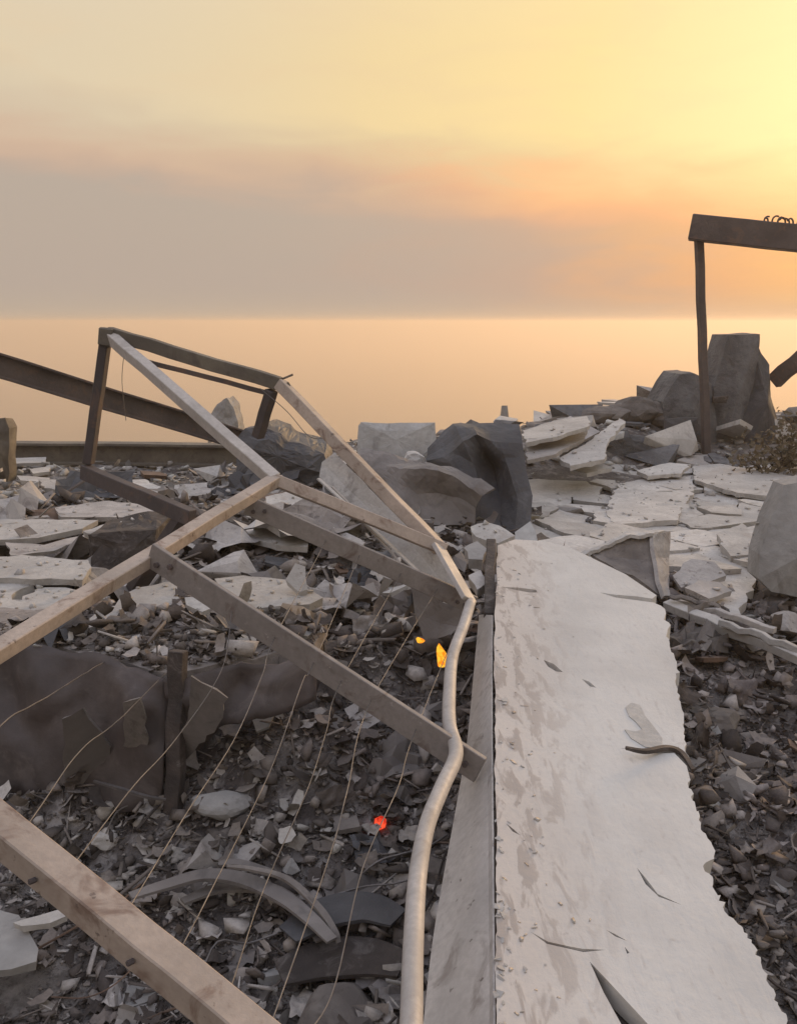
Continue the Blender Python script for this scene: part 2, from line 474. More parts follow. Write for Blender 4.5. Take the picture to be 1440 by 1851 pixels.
# ------------------------------------------------------------------ terrain
LEDGE_PX = [(-120, 1126), (70, 1160), (300, 1216), (430, 1196), (568, 1164), (592, 1128), (480, 1098), (300, 1075), (160, 1105), (-60, 1095)]
LEDGE_Z = .62
LEDGE = [atz(u, v, LEDGE_Z) for u, v in LEDGE_PX]
CTRL = []
for u, v, z in [(100, 1851, 0), (400, 1851, 0), (650, 1851, .05), (100, 1600, 0), (400, 1550, .0), (600, 1500, .05), (650, 1320, .18), (500, 1320, .1),
                (300, 1330, .05), (420, 1262, .40), (490, 1225, .46), (450, 1310, .2), (480, 1170, .58), (570, 1140, .56), (640, 1160, .5), (380, 1290, .22), (100, 1400, 0), (-100, 1400, 0), (700, 1200, .36), (560, 1240, .3), (760, 1130, .45), (300, 1120, .5), (100, 1110, .5), (100, 950, .5), (-200, 1000, .5), (420, 1010, .5),
                (600, 1010, .5), (400, 900, .45), (200, 860, .33), (-100, 860, .33), (600, 900, .5), (800, 960, .52), (1380, 1830, .22), (1300, 1500, .26), (1420, 1300, .3),
                (1380, 1150, .36), (1560, 1500, .25), (1250, 1030, .45), (1420, 960, .46), (1100, 900, .48), (1000, 815, .64), (1100, 850, .52), (1180, 845, .52), (1060, 770, .86), (1040, 775, .82), (965, 790, .78), (1100, 752, .95), (1240, 846, .52), (1300, 846, .5), (1300, 870, .5), (1500, 900, .5), (1000, 960, .5)]:
    p = atz(u, v, z); CTRL.append((p.x, p.y, z))
for u, v, y in [(60, 838, 10.6), (250, 838, 10.6), (430, 836, 10.6), (560, 838, 10.8), (700, 806, 11), (850, 800, 12), (960, 780, 11.5), (1080, 748, 11.0), (1180, 732, 11.0), (1130, 738, 10.6), (1320, 790, 11.5), (1440, 770, 11.5), (1650, 740, 12)]:
    p = aty(u, v, y); CTRL.append((p.x, p.y, p.z))
for x, y, z in [(-3, 0, 0), (0, 0, 0), (3, 0, .2), (-3, -4, 0), (3, -4, .1), (-8, 4, .4), (-9, 9, .3), (8, 4, .5), (10, 9, .9), (0, -9, 0)]:
    CTRL.append((x, y, z))
CT = np.array(CTRL)
LAT = rng.random((64, 64))
def vnoise(x, y, s):
    x = np.asarray(x)*s; y = np.asarray(y)*s
    xi = np.floor(x).astype(int); yi = np.floor(y).astype(int)
    fx = x-xi; fy = y-yi
    fx = fx*fx*(3-2*fx); fy = fy*fy*(3-2*fy)
    g = lambda a, b: LAT[a % 64, b % 64]
    return (g(xi, yi)*(1-fx)+g(xi+1, yi)*fx)*(1-fy)+(g(xi, yi+1)*(1-fx)+g(xi+1, yi+1)*fx)*fy-.5
def H(x, y):
    x = np.atleast_1d(np.asarray(x, float)); y = np.atleast_1d(np.asarray(y, float))
    num = np.zeros_like(x); den = np.zeros_like(x)
    for cx, cy, cz in CT:
        wt = 1/((x-cx)**2+(y-cy)**2+.12)**1.6
        num += wt*cz; den += wt
    h = num/den
    r = np.hypot(x, y)
    amp = np.clip((r-1.0)/2, .2, 1)*np.clip(1.35-.45*np.clip(y-3.3, 0, 2), .45, 1)*np.where((x > .11*y) & (y > 3.9), .55, 1)
    h = h-.05*np.clip((y-3.9)*2, 0, 1)*np.clip((9.5-y), 0, 1)*np.clip(x-.11*y+.3, 0, .3)/.3
    h = h+amp*(vnoise(x, y, 1.3)*.14+vnoise(x+7, y+3, 3.1)*.15+vnoise(x+3, y+17, 7)*.07+vnoise(x+13, y+5, 14)*.03)
    # the slope falls away to the sea beyond the ruin
    far_edge = 11.6+np.clip(x*.22, -.8, 3.2)
    drop = np.clip(y-far_edge, 0, None)
    h = h-.75*drop*np.clip(drop/3, 0, 1)-np.clip(-y-30, 0, None)*.05*0
    return np.maximum(h, -61.5)
def gp(u, v, dz=0.0):
    """where the sight line meets the rubble surface"""
    r = ray(u, v); t = .8
    ts = np.arange(.8, 9, .02)
    P = np.array([[EYE.x+r.x*q, EYE.y+r.y*q, EYE.z+r.z*q] for q in ts])
    k = np.argmax(P[:, 2] < H(P[:, 0], P[:, 1]))
    return Vector(P[k])+Vector((0, 0, dz))
def inpoly(px, py, poly):
    r = np.zeros(len(px), bool); n = len(poly); j = n-1
    for i in range(n):
        xi, yi = poly[i][0], poly[i][1]; xj, yj = poly[j][0], poly[j][1]
        c = ((yi > py) != (yj > py)) & (px < (xj-xi)*(py-yi)/((yj-yi) or 1e-9)+xi)
        r ^= c; j = i
    return r
def axis(lo, hi, step, far_lo, far_hi):
    a = list(np.arange(lo, hi, step)); s = step
    v = hi
    while v < far_hi: a.append(v); s *= 1.35; v += s
    a.append(far_hi)
    s = step; v = lo-step; pre = []
    while v > far_lo: pre.append(v); s *= 1.35; v -= s
    pre.append(far_lo)
    return np.array(pre[::-1]+a)
xs = axis(-6.5, 8.0, .07, -400, 400); ys = axis(.6, 15, .07, -300, 160)
gx, gy = np.meshgrid(xs, ys)
gz = H(gx.ravel(), gy.ravel())
nx, ny = len(xs), len(ys)
tv = np.stack([gx.ravel(), gy.ravel(), gz], 1)
me = bpy.data.meshes.new('ground')
ii = (np.arange(ny-1)[:, None]*nx+np.arange(nx-1)[None, :]).ravel()
tf = np.stack([ii, ii+1, ii+nx+1, ii+nx], 1)
me.from_pydata(tv.tolist(), [], tf.tolist())
me.polygons.foreach_set('use_smooth', [True]*len(me.polygons))
me.materials.append(M['ground'])
ground = bpy.data.objects.new('ground', me); COL.objects.link(ground); tag(ground, kind='structure')

SEA_Z = -60.0
rs = [0]+[30*1.5**k for k in range(18)]
sv, sf = [], []
K = 48
for r_ in rs[1:]:
    for k in range(K):
        a = 2*math.pi*k/K; sv.append((r_*math.cos(a), r_*math.sin(a), SEA_Z))
for i in range(len(rs)-2):
    for k in range(K):
        q = (k+1) % K
        sf.append((i*K+k, i*K+q, (i+1)*K+q, (i+1)*K+k))
sf.append(tuple(range(K)))
me = bpy.data.meshes.new('sea'); me.from_pydata(sv, [], sf); me.materials.append(M['sea'])
sea = bpy.data.objects.new('sea', me); COL.objects.link(sea); tag(sea, kind='structure')

# smoky air over the whole place, sky outside it
hx, hz0, hz1 = 30500.0, -63.0, 3.7
hv = [(sx*hx, sy*hx, z) for z in (hz0, hz1) for sx, sy in ((-1, -1), (1, -1), (1, 1), (-1, 1))]
me = bpy.data.meshes.new('haze'); me.from_pydata(hv, [], [(3, 2, 1, 0), (4, 5, 6, 7), (0, 1, 5, 4), (1, 2, 6, 5), (2, 3, 7, 6), (3, 0, 4, 7)])
hm = bpy.data.materials.new('smoky air'); hm.use_nodes = True
ht = NT(hm.node_tree); ho = ht.n('ShaderNodeOutputMaterial'); hp = ht.n('ShaderNodeVolumePrincipled')
hp.inputs['Color'].default_value = (.96, .83, .69, 1); hp.inputs['Density'].default_value = .0023; hp.inputs['Anisotropy'].default_value = .5
ht.set(ho.inputs['Volume'], hp.outputs[0]); me.materials.append(hm)
haze = bpy.data.objects.new('haze', me); COL.objects.link(haze); tag(haze, kind='stuff')

# ------------------------------------------------------------------ collapsed wall with its plaster cap
A_CAP, B_CAP = .55, .07                    # cap plane: z = A + B*y
CN = Vector((0, -B_CAP, 1)); CP = Vector((0, 0, A_CAP))
def capp(u, v, dz=0.0):
    return atp(u, v, CP+Vector((0, 0, dz)), CN)
wall = thing('collapsed_wall', 'broken white plaster wall cap with grey metal flashing running away from the viewer', 'wall', (.35, 2.6, .1))
left = [(897, 2150), (897, 1851), (895, 1700), (898, 1560), (894, 1400), (896, 1300), (892, 1200), (896, 1080), (899, 986)]
top = [(930, 975), (985, 978), (1030, 990), (1060, 1004), (1130, 1038), (1186, 1076)]
crack1 = [(1178, 1082), (1150, 1078), (1112, 1075), (1083, 1071), (1112, 1080), (1150, 1085), (1180, 1089)]
r1 = [(1194, 1095), (1199, 1120), (1208, 1155), (1219, 1190), (1228, 1215), (1224, 1245), (1230, 1275), (1233, 1310), (1240, 1345), (1246, 1372)]
crack2 = [(1226, 1350), (1180, 1355), (1118, 1352), (1180, 1362), (1218, 1361), (1240, 1384)]
r2 = [(1247, 1410), (1248, 1440), (1262, 1482), (1278, 1515), (1292, 1538), (1290, 1552), (1272, 1562), (1288, 1598), (1298, 1628), (1316, 1656), (1350, 1688), (1374, 1730), (1394, 1785), (1405, 1812), (1420, 1851), (1515, 2150)]
notch = [(1428, 2150), (1170, 1851), (1110, 1786), (1065, 1738), (1090, 1793), (1122, 1851), (1270, 2150)]
outer_px = left+top+crack1+r1+crack2+r2+notch
# extra jitter on the torn right edge only
loop = []
for k, (u, v) in enumerate(outer_px):
    a, b = (u, v), outer_px[(k+1) % len(outer_px)]
    loop.append(capp(u, v))
    L_ = math.hypot(b[0]-a[0], b[1]-a[1])
    torn = (u > 1185 and b[0] > 1185 and v < 1900)
    ridge = (u < 900 and b[0] < 900)
    n_ = max(1, int(L_/(6 if torn else 8 if ridge else 40)))
    if (u, v) in crack1+crack2+notch: n_ = 1 if L_ < 120 else 3
    for j in range(1, n_):
        t_ = j/n_
        vv = a[1]+(b[1]-a[1])*t_
        nz = lambda f, o_: mnoise.noise(Vector((vv/f, o_, 0)))
        du = (nz(55, 1)*15+nz(21, 2)*11+nz(9, 3)*6) if torn else ((nz(90, 5)*3+nz(28, 6)*4+nz(8, 7)*2.5) if ridge else 0)
        dv = random.gauss(0, 2.0) if torn else 0
        loop.append(capp(a[0]+(b[0]-a[0])*t_+du, a[1]+(b[1]-a[1])*t_+dv))
holes = [[(1150, 1568), (1170, 1592), (1188, 1616), (1232, 1636), (1190, 1621), (1166, 1598)],
         [(958, 1684), (990, 1702), (1030, 1711), (1052, 1715), (1094, 1717), (1054, 1721), (1028, 1715), (988, 1706)],
         [(905, 1061), (935, 1062), (968, 1066), (971, 1071), (955, 1071), (930, 1066)],
         [(982, 1193), (1000, 1200), (1017, 1215), (1005, 1214), (990, 1205)],
         [(1050, 1227), (1064, 1232), (1077, 1243), (1066, 1241)],
         [(914, 1488), (928, 1499), (940, 1510), (926, 1503)], [(1095, 1681), (1110, 1688), (1133, 1701), (1112, 1693)], [(1128, 1711), (1137, 1722), (1133, 1724)]]
hl = [[capp(u, v) for u, v in h] for h in holes]
V, F = plate_geo(loop, hl, .05, Vector((0, 0, -1)), .012)
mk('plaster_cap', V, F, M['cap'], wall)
EXCL.append([(p.x, p.y) for p in loop])
WALL_POLY = [(p.x, p.y) for p in loop]
# lump of bare render on the cap
patch_px = [(1130, 1278), (1140, 1270), (1156, 1274), (1164, 1292), (1180, 1312), (1196, 1334), (1194, 1352), (1166, 1350), (1140, 1334), (1128, 1318), (1148, 1322), (1160, 1318), (1148, 1304), (1136, 1294)]
pl = [capp(u, v, .003) for u, v in patch_px]
V, F = plate_geo(pl, [], .0045, Vector((0, 0, -1)), 0)
o = mk('bare_patch', V, F, M['patch'], wall); o['label'] = 'grey bare patch where the plaster skin came off'
# plaster nubs and crumbs along the metal edge
nubV, nubF = [], []
def add_hull(Vl, Fl, pts):
    bm = bmesh.new()
    for p in pts: bm.verts.new(p)
    bmesh.ops.convex_hull(bm, input=bm.verts[:])
    bmesh.ops.delete(bm, geom=[v for v in bm.verts if not v.link_faces], context='VERTS')
    bm.verts.index_update(); k = len(Vl)
    Vl += [v.co.copy() for v in bm.verts]; Fl += [tuple(k+v.index for v in f.verts) for f in bm.faces]
    bm.free()
for _ in range(90):
    v = random.uniform(990, 1860)
    u = 896+abs(random.gauss(0, 7)) if random.random() < .5 else random.uniform(900, 1000)
    s = random.uniform(.002, .007)*(1 if u < 912 else .7)
    c = capp(u, v, .001)
    add_hull(nubV, nubF, [c+Vector((random.uniform(-1, 1)*s*1.5, random.uniform(-1, 1)*s*2, random.uniform(-.6, .7)*s)) for _ in range(8)])
o = mk('plaster_crumb', nubV, nubF, M['plaster'], wall); tag(o, kind='stuff')
# metal flashing: folded lip on the edge, sloping face below it
lipV, lipF = [], []
low_px = [(866, 1112), (858, 1200), (846, 1330), (832, 1420), (803, 1580), (783, 1700), (766, 1851), (735, 2150)]
up_px = [(890, 1112), (889, 1200), (889, 1330), (890, 1420), (891, 1580), (892, 1700), (893, 1851), (893, 2150)]
rowU = spline([capp(u, v, -.008) for u, v in up_px], 4)
rowM = spline([capp(u-7, v, -.03) for u, v in up_px], 4)
lowz = [-.10, -.12, -.15, -.16, -.17, -.17, -.17, -.17]
rowL = spline([capp(u, v, dz) for (u, v), dz in zip(low_px, lowz)], 4)
n = len(rowU)
rows3 = [rowU, rowM, [a.lerp(b, .5)+Vector((random.gauss(0, .0012), 0, random.gauss(0, .0012))) for a, b in zip(rowM, rowL)], rowL]
V = [p for r_ in rows3 for p in r_]
F = [(i*n+j, i*n+j+1, (i+1)*n+j+1, (i+1)*n+j) for i in range(3) for j in range(n-1)]
o = mk('flashing', V, F, M['flashing'], wall)
m_ = o.modifiers.new('solid', 'SOLIDIFY'); m_.thickness = .004; m_.offset = 0
# dark cavity body under the cap (the wall core)
core_px = [(905, 2150), (905, 1500), (905, 1200), (908, 1000), (980, 990), (1120, 1045), (1178, 1100), (1195, 1250), (1215, 1450), (1270, 1680), (1380, 1860), (1460, 2150)]
cl = [capp(u, v, -.056) for u, v in core_px]
V, F = plate_geo(cl, [], .75, Vector((0, 0, -1)), -.05)
mk('wall_core', V, F, M['char'], wall)
# burnt upright at the head of the wall
beam('stud', capp(887, 982, .015), capp(884, 1118, -.06), rect(.045, .05), M['char'], wall, nseg=5, wob=.004)

# ------------------------------------------------------------------ toppled cable railing
A = aty(197, 606, 4.4); B_ = aty(506, 694, 4.2); C_ = aty(497, 868, 3.6); D = aty(4, 1172, 2.2)
E = atz(848, 1086, .84)
rail = thing('toppled_railing', 'toppled tan metal cable railing leaning across the rubble against the white wall cap', 'railing', (-.5, 3.0, .6))
tw = .054
Dx = C_+(D-C_)*1.35
beam('top_rail', C_+(C_-D).normalized()*.02, Dx, rect(tw, tw*.8), M['tan_metal'], rail, nseg=8, wob=.0015, roll=R(8))
beam('top_rail', A, C_, rect(tw*.95, tw), M['pale_tube'], rail, nseg=8, wob=.002, roll=R(-12))
beam('top_rail', A+Vector((0, .01, .01)), B_, rect(.05, .062), M['olive_steel'], rail, nseg=8, wob=.003)
beam('lower_rail', aty(252, 650, 4.37), aty(490, 712, 4.22), rect(.02, .022), M['dark_steel'], rail, nseg=6, wob=.003)
K_ = aty(796, 994, 3.6)
beam('top_rail', B_, K_, rect(tw, tw), M['tan_metal'], rail, nseg=8, wob=.002, roll=R(15))
bev(mk('end_plate', *beam_geo(K_+Vector((-.01, -.02, .02)), E+Vector((0, .0, .0)), rect(.075, .02), R(35), 2), M['pale_tube'], rail), .002)
P1a, P1b = aty(272, 1002, 2.77), capp(868, 1392, -.035)
post1 = beam('post', P1a, P1b, rect(.017, .085), M['grey_bar'], rail, nseg=6, wob=.0008, bw=.002)
P2a, P2b = aty(446, 912, 3.42), capp(856, 1094, -.02)
post2 = beam('post', P2a, P2b, rect(.02, .075), M['grey_bar'], rail, nseg=6, wob=.001, bw=.002)
P3a, P3b = C_+Vector((0, 0, 0)), K_+Vector((.02, 0, 0))
beam('post', P3a, P3b, rect(.05, .05), M['tan_metal'], rail, nseg=6, wob=.002, roll=R(20))
beam('post', A+Vector((-.005, 0, .03)), aty(160, 838, 4.42), rect(.05, .045), M['dark_steel'], rail, nseg=5, wob=.002)
beam('post', B_+Vector((-.04, 0, -.03)), aty(466, 790, 4.25), rect(.05, .045), M['dark_steel'], rail, nseg=4, wob=.002)
beam('lower_rail', aty(152, 852, 4.42), aty(348, 936, 4.0), rect(.05, .075), M['dark_steel'], rail, nseg=5, wob=.002)
beam('post', aty(340, 926, 4.05), atz(236, 1078, .5), rect(.10, .05), M['dark_steel'], rail, nseg=4, wob=.002)
# near rail crossing the lower left corner
Na, Nb = aty(-90, 1425, 1.50), aty(520, 1925, 1.20)
near_rail = beam('near_rail', Na, Nb, rect(.058, .062), M['tan_metal'], rail, nseg=10, wob=.0008, roll=R(-6))
# end cap at the upper corner and torn bracket scraps at the second corner
bev(mk('corner_cap', *beam_geo(A+Vector((-.012, -.01, -.05)), A+Vector((.0, -.01, .035)), rect(.07, .066)), M['olive_steel'], rail), .006)
for k in range(4):
    q = B_+Vector((random.uniform(-.05, .04), random.uniform(-.03, .03), .01))
    beam('torn_bracket', q, q+Vector((random.uniform(-.06, .09), 0, random.uniform(-.04, .05))), rect(.004, .010), M['olive_steel'], rail, nseg=2, wob=.006, bw=.001)
# bent handrail tube beside the flashing
tube_pts = [E+Vector((.005, 0, -.005)), atz(838, 1130, .80), atz(818, 1185, .765), atz(812, 1250, .75), atz(812, 1310, .745), atz(824, 1362, .735), atz(800, 1420, .73), atz(772, 1490, .725), atz(755, 1580, .72), atz(747, 1700, .715), atz(743, 1851, .71), atz(735, 2100, .70)]
sweep('bent_handrail', spline(tube_pts, 6), circ(.0205, 14), M['pale_tube'], rail, smooth=True)
# bolts at the joints
def bolt(p, d, r=.009, par=None):
    d = Vector(d).normalized()
    V, F = beam_geo(p, p+d*.012, circ(r, 6))
    mk('bolt', V, F, M['dark_steel'], par)
for a_, b_, par_ in ((P1a, P1b, post1), (P2a, P2b, post2)):
    d_, s_, t_ = frame(b_-a_)
    for f_ in (.035, .075, .93, .965):
        q_ = a_.lerp(b_, f_)
        sd = s_ if s_.y < 0 else -s_
        bolt(q_+sd*.008+t_*random.uniform(-.02, .02), sd, .009, par_)
for f_ in (.34, .63):
    bolt(Na.lerp(Nb, f_)+Vector((-.022, -.024, .004)), (-.6, -.7, .1), .005, near_rail)
# cables strung from post to post
def cable(pts, r=.0014):
    path = spline(pts, 8)
    path = [p+Vector((0, 0, mnoise.noise(p*6)*.003)) for p in path]
    sweep('cable', path, circ(r, 6), M['wire'], rail, smooth=True)
def nr(u): return on(Na, Nb, u)+Vector((0, 0, .025))
def p1(u): return on(P1a, P1b, u)
def p2(u): return on(P2a, P2b, u)
cable([atz(190, 1195, .63), aty(120, 1238, 2.3), aty(58, 1275, 1.95), aty(6, 1308, 1.7), nr(-85)], .0016)
cable([atz(300, 1216, .63), aty(213, 1303, 2.2), aty(146, 1357, 1.85), nr(40)])
cable([p1(420), aty(400, 1213, 2.45), aty(317, 1337, 2.1), aty(243, 1420, 1.8), nr(125)])
cable([p2(590), p1(498), aty(474, 1220, 2.35), aty(427, 1330, 2.1), aty(347, 1455, 1.75), nr(224)])
cable([p2(650), p1(568), aty(548, 1228, 2.35), aty(500, 1365, 2.05), aty(448, 1479, 1.8), nr(318)])
cable([p2(725), p1(618), aty(590, 1320, 2.2), aty(559, 1418, 1.95), aty(476, 1609, 1.6), nr(410)])
cable([p2(790), p1(672), aty(628, 1427, 1.9), aty(606, 1513, 1.75), aty(559, 1654, 1.5), nr(484)])
cable([p2(846), p1(752), aty(720, 1420, 1.95), aty(655, 1570, 1.65), aty(599, 1798, 1.35), on(Na, Nb, 519)+Vector((.0, 0, .02))])
for (u0, v0, u1, v1) in [(225, 640, 222, 700), (262, 660, 300, 745), (330, 690, 372, 735), (380, 700, 440, 760)]:
    pass
cable([aty(225, 632, 4.38), aty(221, 690, 4.45), aty(228, 760, 4.45)], .0016)
cable([aty(470, 702, 4.2), aty(520, 745, 4.1), aty(560, 790, 4.0), on(B_, K_, 600)], .0018)
cable([aty(505, 690, 4.2), aty(530, 735, 4.15), aty(518, 708, 4.15)], .0018)

# torn pale screen hanging between the rail and the post
sc = sheet('torn_screen', [[(604, 820, 4.12), (652, 866, 4.0), (712, 925, 3.88), (786, 996, 3.72), (840, 1078, 3.62)],
                           [(582, 836, 4.1), (640, 896, 3.98), (704, 952, 3.84), (776, 1022, 3.7), (826, 1080, 3.62)],
                           [(578, 862, 4.05), (630, 918, 3.94), (698, 980, 3.8), (758, 1040, 3.68), (804, 1084, 3.6)]], M['screen'], None, 7, .008, .004, 5, 3)
tag(sc, 'torn pale grey screen panel hanging behind the railing beside the dark crumpled sheet', 'screen')
beam('strip', aty(575, 865, 3.8), aty(812, 1086, 3.48), rect(.02, .008), M['screen'], sc, nseg=6, wob=.004, bw=.001)
beam('strip', aty(600, 880, 3.8), aty(760, 1060, 3.5), rect(.012, .008), M['plaster_dim'], sc, nseg=6, wob=.005, bw=.001)
# dim sheet below the second post
o = sheet('hanging_sheet', [[(742, 1062, 3.7), (790, 1085, 3.6), (840, 1102, 3.5)], [(748, 1110, 3.62), (795, 1125, 3.55), (832, 1135, 3.45)], [(765, 1150, 3.55), (792, 1156, 3.5), (812, 1150, 3.4)]], M['mid_sheet'], None, 6, .01, .005, 5, 8)
tag(o, 'small grey sheet hanging below the railing post just above the flame', 'sheet')

# ------------------------------------------------------------------ steel girders
ga, gb = aty(-160, 612, 7.2), aty(470, 806, 9.2)
g_ = beam('fallen_girder', ga, gb, ibeam(.17, .205, .02, .03), M['dark_steel'], None, nseg=8, wob=.003)
tag(g_, 'dark rusted steel girder slanting down from the left edge behind the railing', 'girder')
ha, hb = aty(-260, 815, 10.2), aty(470, 823, 9.9)
g_ = beam('ground_girder', ha, hb, ibeam(.2, .25, .03, .04), M['olive_steel'], None, nseg=8, wob=.004)
tag(g_, 'long olive brown steel girder lying level along the far edge of the ruin', 'girder')
# things the slanting girder rests on, out of frame left
p = aty(-150, 640, 7.2)
g_ = beam('girder_prop', Vector((p.x, 7.25, .2)), Vector((p.x, 7.25, p.z-.1)), rect(.2, .2), M['dark_steel'], None)
tag(g_, 'square dark steel stump under the raised end of the slanting girder', 'stump')

# right: standing frame
pt, pb = aty(1262, 428, 9.0), aty(1284, 720, 9.05)
pb2 = Vector((pb.x+.02, pb.y, .35))
fr = thing('standing_frame', 'dark steel post carrying a heavy beam against the orange sky on the right', 'frame', (pb2.x, pb2.y, .35))
beam('post', pt, pb2, rect(.07, .07), M['dark_steel'], fr, nseg=8, wob=.004)
hb0, hb1 = aty(1247, 411, 9.0), aty(1640, 452, 8.4)
beam('cross_beam', hb0, hb1, rect(.24, .235), M['dark_steel'], fr, nseg=8, wob=.003, bw=.008)
q = aty(1600, 470, 8.45)
beam('post', q, Vector((q.x, q.y, .4)), rect(.11, .11), M['dark_steel'], fr)
topz = .115
for k, u in enumerate([1372, 1379, 1386, 1396, 1410, 1417, 1424, 1431, 1437, 1444, 1452]):
    c = on(hb0, hb1, u)+Vector((0, -.08, topz))
    a_ = random.choice([-1, 1, 1])
    s_ = random.uniform(.6, 1.1)
    sweep('bent_nail', spline([c-Vector((0, 0, .03)), c+Vector((.005*a_, 0, .025))*s_, c+Vector((.03*a_, 0, .05))*s_, c+Vector((.06*a_, 0, .045+random.uniform(-.02, .015)))*s_], 4), circ(.0085, 6), M['dark_steel'], fr)

# ------------------------------------------------------------------ big broken masses
ROUGH = bpy.data.textures.new('rough', 'CLOUDS'); ROUGH.noise_scale = .16; ROUGH.noise_depth = 3
def prism(name, px, y, depth, matn, parent=None, lean=0.0, jag=.02, back=.9, side=0.0):
    """solid chunk: outline on its near face at distance y, with real depth; sides rough"""
    L = [aty(u, v, y) for u, v in px]
    c = sum(L, Vector())/len(L)
    base = min(p.z for p in L)
    L = [p+Vector((0, (p.z-base)*lean, 0)) for p in L]
    F0 = []
    nL = len(L)
    P = []
    for i in range(nL):
        a, b = L[i], L[(i+1) % nL]
        k = max(1, int((b-a).length/.12))
        for j in range(k):
            q = a.lerp(b, j/k)
            if j: q = q+Vector((random.gauss(0, jag*.4), random.gauss(0, jag), random.gauss(0, jag*.5)))
            P.append(q)
    n_ = len(P)
    inner = [c.lerp(p, .55)+Vector((0, -jag*1.5-jag*2.5*mnoise.noise(p*2.5), 0)) for p in P]
    Bk = [c.lerp(p, back)+Vector((side, depth+random.gauss(0, jag), random.gauss(0, jag))) for p in P]
    V = P+inner+Bk+[c+Vector((0, -jag*1.5, 0)), c+Vector((side, depth, 0))]
    for i in range(n_):
        j = (i+1) % n_
        F0 += [(i, j, n_+j), (i, n_+j, n_+i), (n_+i, n_+j, 3*n_), (j, i, 2*n_+i), (j, 2*n_+i, 2*n_+j), (2*n_+j, 2*n_+i, 3*n_+1)]
    o = mk(name, V, F0, matn, parent)
    m_ = o.modifiers.new('sub', 'SUBSURF'); m_.subdivision_type = 'SIMPLE'; m_.levels = m_.render_levels = 2
    m_ = o.modifiers.new('rough', 'DISPLACE'); m_.texture = ROUGH; m_.texture_coords = 'GLOBAL'; m_.strength = min(.08, jag*3.2); m_.mid_level = .5
    return o

t_ = thing('ruined_pier', 'tall tapering dark grey wall remnant on the right behind the standing post', 'wall remnant', (4.0, 9.6, .5))
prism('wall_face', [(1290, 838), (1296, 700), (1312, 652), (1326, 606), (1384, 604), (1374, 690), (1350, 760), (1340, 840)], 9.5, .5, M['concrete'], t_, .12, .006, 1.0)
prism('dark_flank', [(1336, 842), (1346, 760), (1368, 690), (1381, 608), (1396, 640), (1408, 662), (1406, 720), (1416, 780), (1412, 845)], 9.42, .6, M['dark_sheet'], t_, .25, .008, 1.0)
o = prism('socket', [(1290, 718), (1316, 716), (1312, 728), (1290, 729)], 9.36, .1, M['char'], t_, 0, .003)
t_ = thing('ruined_block', 'low dark grey wall block with a recessed opening left of the standing post', 'wall remnant', (3.3, 9.4, .5))
prism('wall_face', [(1204, 838), (1202, 728), (1218, 700), (1236, 678), (1262, 676), (1292, 692), (1298, 770), (1296, 842)], 9.35, .6, M['concrete'], t_, .15, .006, 1.0)
prism('recess_shade', [(1200, 792), (1200, 758), (1262, 755), (1258, 784), (1226, 792)], 9.16, .12, M['dark_sheet'], t_, 0, .008)  # dark block set before the wall to paint in the opening's shade
prism('recess_sill', [(1212, 818), (1214, 806), (1266, 804), (1268, 812)], 9.12, .3, M['plaster_dim'], t_, 0, .006)
o = beam('broken_joist', aty(1398, 690, 9.8), aty(1500, 600, 9.4), rect(.12, .16), M['dark_steel'], None, nseg=5, wob=.01)
tag(o, 'short brown joist rising out of the frame right of the tapering wall remnant', 'joist')
o = beam('joist_prop', Vector((4.75, 9.6, .4)), Vector((4.75, 9.55, 1.75)), rect(.1, .1), M['dark_steel'], None)
tag(o, 'dark upright holding the short brown joist at the right edge', 'upright')

# dark tray
t_ = thing('dark_bin', 'dark grey open box with a notched rim lying among slabs on the right ridge', 'box', (2.2, 8.7, .6))
prism('box_side', [(1098, 838), (1092, 792), (1120, 778), (1136, 776), (1140, 786), (1196, 798), (1206, 836), (1160, 846)], 8.7, .45, M['concrete'], t_, .1, .015)
prism('box_lip', [(1108, 790), (1118, 781), (1128, 780), (1126, 792), (1112, 796)], 8.6, .05, M['pale_sheet'], t_, 0, .004)

# the central crumpled mass
t_ = thing('crumpled_dark_sheet', 'large dark charcoal crumpled sheet mass in the middle under the orange sea', 'metal sheet', (.8, 7.0, .5))
sheet('fold', [[(770, 812, 6.51), (800, 782, 6.56), (818, 768, 6.60), (850, 765, 6.60), (900, 766, 6.56), (937, 766, 6.46)],
               [(768, 830, 6.42), (800, 824, 6.37), (836, 800, 6.32), (866, 790, 6.28), (905, 800, 6.28), (942, 805, 6.28)],
               [(800, 850, 6.42), (822, 850, 6.28), (856, 845, 6.23), (890, 850, 6.46), (925, 848, 6.14), (952, 852, 6.14)],
               [(800, 905, 6.32), (830, 905, 6.14), (868, 900, 6.14), (905, 910, 6.18), (938, 905, 6.04), (962, 898, 6.04)],
               [(796, 955, 6.14), (830, 958, 6.04), (868, 958, 6.04), (905, 964, 6.00), (932, 962, 5.95), (958, 948, 5.95)]], M['dark_sheet'], t_, 5, .035, .02, 2.6, 1)
sheet('front_fold', [[(650, 815, 6.51), (690, 818, 6.46), (735, 832, 6.37), (782, 836, 6.14), (828, 852, 6.04), (892, 884, 5.86)],
                     [(656, 845, 6.37), (700, 850, 6.23), (742, 848, 6.04), (790, 852, 5.86), (830, 875, 5.91), (868, 898, 5.86)],
                     [(672, 880, 6.23), (715, 885, 6.09), (748, 890, 6.00), (792, 890, 5.97), (830, 900, 5.95), (856, 915, 5.91)],
                     [(710, 925, 6.04), (735, 925, 5.95), (762, 940, 5.91), (800, 950, 5.91), (830, 952, 5.88), (856, 950, 5.86)]], M['mid_sheet'], t_, 5, .04, .02, 2.6, 5)
